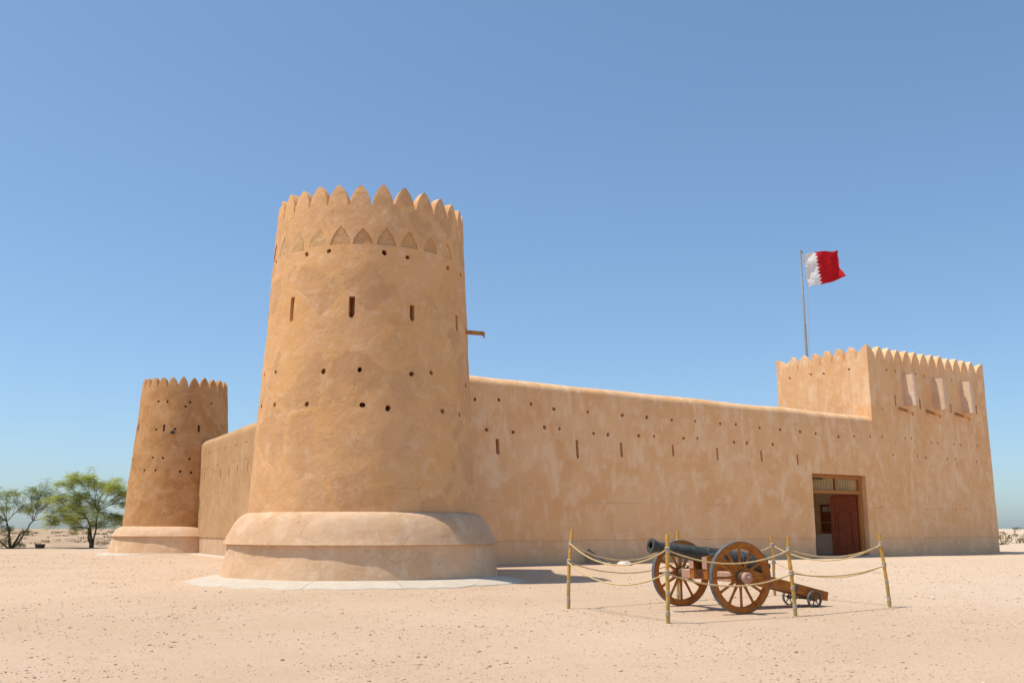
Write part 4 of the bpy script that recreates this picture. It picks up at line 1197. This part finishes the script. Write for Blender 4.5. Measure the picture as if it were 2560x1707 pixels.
for a, b, zu, zl in spans:
    for lvl, zlow, nm in ((2, zu, 'upper'), (3, zl, 'lower')):
        A, Bv = PW[a][lvl], PW[b][lvl]
        zl_ = CAM_Z + (zlow - CAM_Z) * KS
        sag = (A.z + Bv.z) / 2 - zl_
        dirv = Vector((Bv.x - A.x, Bv.y - A.y, 0)).normalized()
        side = Vector((dirv.y, -dirv.x, 0))
        if side.dot(Vector((0.1, 1, 0))) > 0: side = -side
        off = 0.032
        outward = ((A + Bv) / 2 - Vector((CG.x, CG.y, 0))); outward.z = 0; outward.normalize()
        o_ = outward * off
        pts = []
        N = 46
        sk = random.uniform(-0.06, 0.06)
        for i in range(N + 1):
            t = i / N
            y = 4 * t * (1 - t)
            # catenary-like, a little lopsided
            tt = t + sk * t * (1 - t)
            p = A.lerp(Bv, t) + o_
            p.z -= sag * (4 * tt * (1 - tt)) ** 0.96
            p.z += 0.004 * noise.noise(Vector((t * 9, ord(a[1]), lvl)))
            pts.append(p)
        mb = MB()
        # three-strand lay
        n = 9; v, f = [], []
        for i, p in enumerate(pts):
            d_ = (pts[min(N, i + 1)] - pts[max(0, i - 1)]).normalized()
            x_ = d_.cross(Vector((0, 0, 1))).normalized(); y_ = x_.cross(d_)
            for k in range(n):
                a_ = 2 * math.pi * k / n
                rr_ = 0.0112 * (1 + 0.10 * math.cos(3 * a_ + i * 1.3))
                v.append(p + (x_ * math.cos(a_) + y_ * math.sin(a_)) * rr_)
        for i in range(N):
            for k in range(n): f.append((i * n + k, i * n + (k + 1) % n, (i + 1) * n + (k + 1) % n, (i + 1) * n + k))
        f += [tuple(range(n - 1, -1, -1)), tuple(range(N * n, N * n + n))]
        mb.add(v, f)
        o = mb.obj('rope', M_ROPE, None, 60, loc=A)
        tag(o, nm + ' tan rope span ' + slabel[(a, b)], 'rope', 'barrier ropes')

# ------------------------------------------------------------------ gravel
def gravel():
    bm = bmesh.new(); bmesh.ops.create_icosphere(bm, subdivisions=1, radius=1)
    base = np.array([v_.co[:] for v_ in bm.verts]); tris = np.array([[v_.index for v_ in fc.verts] for fc in bm.faces]); bm.free()
    pts = []
    N = 46000
    while len(pts) < N:
        d = 5.5 + (rng.random() ** 1.5) * 48
        a = rng.uniform(-0.62, 0.66)
        x, y = d * math.sin(a), d * math.cos(a)
        if noise.noise(Vector((x * 0.5, y * 0.5, 1))) + rng.uniform(-0.6, 0.6) < -0.05: continue
        p = Vector((x, y, 0))
        if (p - TC).length < 4.25: continue
        if (p - WO).dot(WI) > -0.15 and (p - WO).dot(WU) > 0: continue
        if (p - FC).length < 3.6 or ((p - FC).dot(LI) > -0.55 and 0 < (p - FC).dot(LU) < 25): continue
        s = float(np.clip(rng.lognormal(math.log(0.0044), 0.55), 0.0022, 0.024)) * (0.8 + d / 45)
        pts.append((x, y, s))
    M = len(pts); nvv = len(base)
    V = np.zeros((M, nvv, 3)); 
    for i, (x, y, s) in enumerate(pts):
        sc = np.array([s * rng.uniform(0.8, 1.5), s * rng.uniform(0.7, 1.2), s * rng.uniform(0.45, 0.8)])
        a = rng.uniform(0, 6.28); c_, s_ = math.cos(a), math.sin(a)
        b = base * (1 + rng.uniform(-0.22, 0.22, (nvv, 1))) * sc
        V[i, :, 0] = b[:, 0] * c_ - b[:, 1] * s_ + x; V[i, :, 1] = b[:, 0] * s_ + b[:, 1] * c_ + y
        V[i, :, 2] = b[:, 2] + ground_z(x, y) + sc[2] * 0.35
    F = (tris[None] + (np.arange(M) * nvv)[:, None, None]).reshape(-1, 3)
    me = bpy.data.meshes.new('gravel')
    me.vertices.add(M * nvv); me.vertices.foreach_set('co', V.reshape(-1))
    me.loops.add(F.size); me.loops.foreach_set('vertex_index', F.reshape(-1).astype(np.int32))
    me.polygons.add(len(F)); me.polygons.foreach_set('loop_start', np.arange(0, F.size, 3, dtype=np.int32)); me.polygons.foreach_set('loop_total', np.full(len(F), 3, dtype=np.int32))
    me.update(calc_edges=True); me.materials.append(M_PEB)
    o = bpy.data.objects.new('gravel', me); link(o)
    tag(o, 'loose pebbles and grit scattered over the sand', 'gravel', None, 'stuff')
gravel()

# ------------------------------------------------------------------ trees and scrub
def leaf_mesh(name, centers, mat, parent, size, per, spread, flat=0.6, seed=0, loc=None, droop=0.0, lean=0.0):
    """sprays: short twigs, mostly level, each with slender leaflets on both sides"""
    g = np.random.default_rng(seed)
    V, F = [], []
    for c_, r_ in centers:
        for _ in range(int(per * r_)):
            d_ = g.normal(0, 1, 3); d_ /= np.linalg.norm(d_) + 1e-6
            rad = r_ * spread * g.random() ** 0.4
            p = np.array(c_) + d_ * rad * np.array([1, 1, flat]) - np.array([0, 0, droop * rad * g.random()])
            tw = g.normal(0, 1, 3); tw[2] = tw[2] * 0.22 - 0.18; tw[0] *= 1.3; tw /= np.linalg.norm(tw) + 1e-6
            up = np.array([0, 0, 1.0]) + g.normal(0, 0.35, 3)
            e = np.cross(tw, up); e /= np.linalg.norm(e) + 1e-6
            L = size * g.uniform(1.6, 3.2)
            n_ = 4
            for q in range(n_):
                a = p + tw * L * q / n_
                for sg in (-1, 1):
                    l_, h_ = size * g.uniform(0.5, 0.95), size * 0.13
                    dv = (e * sg + tw * 0.5); dv /= np.linalg.norm(dv)
                    k = len(V)
                    V += [a, a + dv * l_ * 0.5 + tw * h_, a + dv * l_, a + dv * l_ * 0.5 - tw * h_]
                    F.append((k, k + 1, k + 2, k + 3))
    me = bpy.data.meshes.new(name)
    base = wloc(parent)
    me.from_pydata((np.array(V) - np.array(base)).tolist(), [], F)
    me.materials.append(mat); me.update()
    o = bpy.data.objects.new(name, me); link(o, parent)
    return o

def limb(mb, a, b, r0, r1, rr, bend=0.15, n=7):
    a, b = Vector(a), Vector(b); L = (b - a).length
    off = Vector((rr.uniform(-1, 1), rr.uniform(-1, 1), rr.uniform(-0.2, 1))) * L * bend
    pts = []
    for i in range(n + 1):
        t = i / n
        p = a.lerp(b, t) + off * (4 * t * (1 - t)) * 0.5
        if 0 < i < n: p = p + Vector((rr.uniform(-1, 1), rr.uniform(-1, 1), rr.uniform(-1, 1))) * L * 0.02
        pts.append(p)
    mb.tube(pts, [r0 + (r1 - r0) * i / n for i in range(n + 1)], 7)
    return pts

def tree(base, label, lobes, trunk_tops, tr, leafmat, seed, size=0.10, per=420):
    """lobes: (dx, dy, z, r) clumps of the crown relative to the base"""
    rr = random.Random(seed)
    root = empty('acacia_tree', base, label, 'tree', 'acacia trees')
    wood = MB(); ends = []
    for top, r0 in trunk_tops:
        pts = limb(wood, base - Vector((0, 0, 0.1)), base + Vector(top), r0, r0 * 0.6, rr, 0.12)
        ends.append((base + Vector(top), r0 * 0.6))
    cent = []
    twigs = MB()
    for dx, dy, z, r_ in lobes:
        c_ = base + Vector((dx, dy, z))
        e, er = min(ends, key=lambda q: (q[0] - c_).length)
        pts = limb(wood, e, c_, er * 0.55, 0.012, rr, 0.25)
        cent.append((c_, r_ * 0.55))
        for _ in range(11):
            s0 = pts[rr.randint(3, len(pts) - 1)]
            d_ = Vector((rr.gauss(0, 1), rr.gauss(0, 1), rr.gauss(0, 0.55))).normalized()
            q = c_ + d_ * r_ * rr.uniform(0.6, 1.1)
            limb(twigs, s0, q, 0.010, 0.003, rr, 0.3, 4)
            cent.append((q, r_ * rr.uniform(0.28, 0.5)))
    wood.obj('trunk', M_BARK, root, 50)
    t_ = twigs.obj('twigs', M_BARK, root, 50); t_['kind'] = 'stuff'
    leaf_mesh('crown', cent, leafmat, root, size, per, 1.6, 0.6, seed, droop=0.3)
    return root
def gz(x, y): return Vector((x, y, ground_z(x, y) - 0.02))
tree(gz(-24.6, 57.1), 'rounder acacia tree with a slim single trunk left of the distant tower',
     [(-1.9, 0.2, 3.75, 0.55), (-1.3, -0.5, 4.1, 0.55), (-0.6, 0.3, 4.15, 0.55), (0.0, -0.3, 3.9, 0.55), (0.6, 0.4, 3.6, 0.6), (1.2, -0.3, 3.5, 0.65), (1.8, 0.2, 3.3, 0.5), (1.3, 0.3, 2.9, 0.55), (1.9, -0.1, 2.6, 0.4),
      (-2.3, -0.3, 2.9, 0.55), (-1.6, 0.5, 3.0, 0.6), (-0.9, -0.4, 3.1, 0.6), (-0.2, 0.5, 2.8, 0.6), (-1.3, 0.2, 2.4, 0.75), (-0.7, -0.6, 2.0, 0.7), (-2.2, 0.3, 1.9, 0.6), (-2.6, -0.2, 1.55, 0.45), (-1.6, 0.6, 1.6, 0.5),
      (0.2, -0.5, 2.0, 0.6), (0.7, 0.4, 1.7, 0.55), (1.4, 0.2, 1.7, 0.4), (1.8, -0.2, 1.25, 0.35), (0.1, 0.2, 1.35, 0.45), (-0.9, -0.3, 1.25, 0.35)],
     [((-0.33, 0, 1.15), 0.10), ((-0.5, 0.1, 1.7), 0.07), ((0.1, 0.1, 2.1), 0.06)], 0.1, M_LEAF1, 4, 0.10, 200)
tree(gz(-31.1, 60.4), 'wide low acacia tree with several stems at the left edge of the photo',
     [(-2.6, 0.2, 3.2, 0.6), (-1.7, -0.3, 3.4, 0.6), (-0.8, 0.4, 3.45, 0.6), (0.1, -0.3, 3.4, 0.55), (1.0, 0.2, 3.55, 0.55), (1.8, -0.3, 3.6, 0.6), (2.4, 0.4, 3.2, 0.55), (1.4, 0.3, 3.0, 0.6), (2.0, -0.2, 2.7, 0.65), (2.6, 0.2, 2.35, 0.5), (1.1, -0.4, 2.4, 0.45),
      (-3.3, 0, 2.4, 0.6), (-2.0, 0.5, 2.4, 0.5), (-0.5, -0.5, 2.6, 0.5), (0.3, 0.5, 2.7, 0.45), (-1.2, 0.3, 1.8, 0.45), (-2.6, -0.4, 1.5, 0.55), (-0.5, 0.3, 1.3, 0.4), (0.6, 0.3, 1.1, 0.3), (-0.2, -0.3, 0.5, 0.35), (0.4, 0.2, 0.35, 0.3)],
     [((-0.2, 0, 1.3), 0.10), ((0.45, 0.1, 0.95), 0.09), ((-0.5, 0.2, 1.7), 0.06), ((1.3, -0.1, 1.75), 0.06), ((-1.1, 0.1, 0.8), 0.06)], 0.12, M_LEAF2, 9, 0.10, 130)
tub = MB().lathe([(0.24, 0.0), (0.29, 0.26), (0.31, 0.27), (0.31, 0.30), (0.28, 0.30), (0.24, 0.06)], Matrix.Translation(gz(-28.9, 59.6)), 18).obj('plastic_tub', M_BLACK, None, 30, loc=gz(-28.9, 59.6))
tag(tub, 'black plastic tub on the sand beside the left acacia tree', 'tub')

def scrub(pos, w, h, label, mat, seed, group, name='desert_shrub', size=None):
    root = empty(name, pos, label, 'shrub', group)
    rr = random.Random(seed)
    st = MB(); cent = []
    for _ in range(7):
        q = pos + Vector((rr.uniform(-w / 2, w / 2), rr.uniform(-w / 3, w / 3), h * rr.uniform(0.25, 0.55)))
        limb(st, pos + Vector((rr.uniform(-.1, .1) * w, 0, -0.03)), q, 0.02 * h + 0.004, 0.004, rr, 0.2, 4)
        cent.append((q, w * rr.uniform(0.12, 0.2)))
    st.obj('stems', M_BARK, root, 50)
    leaf_mesh('foliage', cent, mat, root, size or 0.06, 110 if w < 3 else 30, 1.0, 0.7 * h / w * 2 if h < w else 1.0, seed)
    return root
near_l = [(-22.2, 62, 1.6, 0.5, 'low dry shrub on the sand between the two acacia trees'), (-34.5, 78, 2.2, 0.6, 'grey-green bush on the sand behind the left acacia tree'), (-30.2, 82, 2.0, 0.6, 'dry bush far behind the single-trunk acacia tree'),
          (-26.8, 64, 1.5, 0.45, 'small dry bush just left of the single-trunk acacia'), (-37.5, 90, 2.6, 0.7, 'farthest dry bush on the plain at the left')]
for k, (x, y, w, h, lb) in enumerate(near_l):
    scrub(gz(x, y), w, h, lb, M_SCRUB, 30 + k, 'dry shrubs on the left plain')
right_sh = [(34.0, 68, 0.9, 0.22, 'small dark tuft nearest the right corner of the square tower'), (41.5, 84, 1.0, 0.3, 'dry tuft in the row of tufts at far right, leftmost'), (43.2, 84.5, 1.2, 0.3, 'dry tuft in the far right row, second from left'),
            (45.2, 83, 1.2, 0.35, 'dry tuft in the far right row, third from left'), (47.9, 84, 1.2, 0.35, 'dry tuft at the very right edge of the picture'), (52, 100, 1.3, 0.4, 'single dry tuft behind the row at far right')]
for k, (x, y, w, h, lb) in enumerate(right_sh):
    scrub(gz(x, y), w, h, lb, M_SCRUB, 60 + k, 'dry tufts on the right plain')
for k, (x, y, w, h, lb) in enumerate([(458, 880, 12, 5, 'dark clump of trees on the horizon at the right edge'), (250, 520, 12, 3.0, 'low scrub on the horizon just right of the square tower')]):
    scrub(Vector((x, y, -0.6)), w, h, lb, M_FARG, 80 + k, 'far trees on the horizon', 'distant_tree', 0.55)
# wire fence posts on the right plain
for k, (x, y, lb) in enumerate([(73, 141, 'thin steel fence post left of the pair on the right plain'), (77.6, 141, 'thin steel fence post at the right edge of the picture')]):
    b = gz(x, y)
    fr = empty('fence_post', b, lb, 'fence post', 'far fence posts')
    MB().box((x - 0.03, y - 0.03, b.z - 0.2), (x + 0.03, y + 0.03, b.z + 1.15), None, 0.006).obj('upright', M_FENCE, fr, 20)
    MB().tube([(x, y, b.z + 1.13), (x, y - 0.1, b.z + 1.35)], 0.02, 6).obj('outrigger', M_FENCE, fr, 20)
# small floodlight on the far tower
d = dirang(8); p = FC + d * (2.38 - (5.50 - 1.2) * 0.064) + Vector((0, 0, 5.45))
fl_ = empty('floodlight', p, 'small black floodlight fixed to the distant tower beside a slot', 'floodlight')
Mfl = Matrix(((math.cos(R(8)), d.x, 0, p.x), (math.sin(R(8)), d.y, 0, p.y), (0, 0, 1, p.z), (0, 0, 0, 1)))
MB().box((-0.02, -0.05, -0.03), (0.02, 0.10, 0.01), Mfl).obj('bracket', M_BLACK, fl_, 20)
MB().box((-0.09, 0.06, -0.02), (0.09, 0.18, 0.10), Mfl @ Matrix.Rotation(R(-25), 4, 'X'), 0.01).obj('lamp_housing', M_BLACK, fl_, 20)

def plain_scrub():
    g = np.random.default_rng(5)
    V, F = [], []
    for i in range(320):
        d = 75 + g.random() ** 1.1 * 330
        a = g.uniform(-0.56, -0.33) if g.random() < 0.6 else g.uniform(0.44, 0.58)
        x, y = d * math.sin(a), d * math.cos(a)
        z = ground_z(x, y)
        w = g.uniform(0.12, 0.5) * (1 + d / 250); h = w * g.uniform(0.35, 0.7)
        for k in range(14):
            b = np.array([x + g.normal(0, w * 0.45), y + g.normal(0, w * 0.45), z])
            t = b + np.array([g.normal(0, w * 0.35), g.normal(0, w * 0.35), h * g.uniform(0.5, 1.2)])
            e = np.array([0.06 * w + 0.01, 0, 0]); n = len(V)
            V += [b - e, b + e, t + e * 0.6, t - e * 0.6]; F.append((n, n + 1, n + 2, n + 3))
    me = bpy.data.meshes.new('dry_scrub'); me.from_pydata(np.array(V).tolist(), [], F); me.materials.append(M_SCRUB); me.update()
    o = bpy.data.objects.new('dry_scrub', me); link(o)
    tag(o, 'scattered dry scrub dotting the plain behind the fort', 'scrub', None, 'stuff')
plain_scrub()
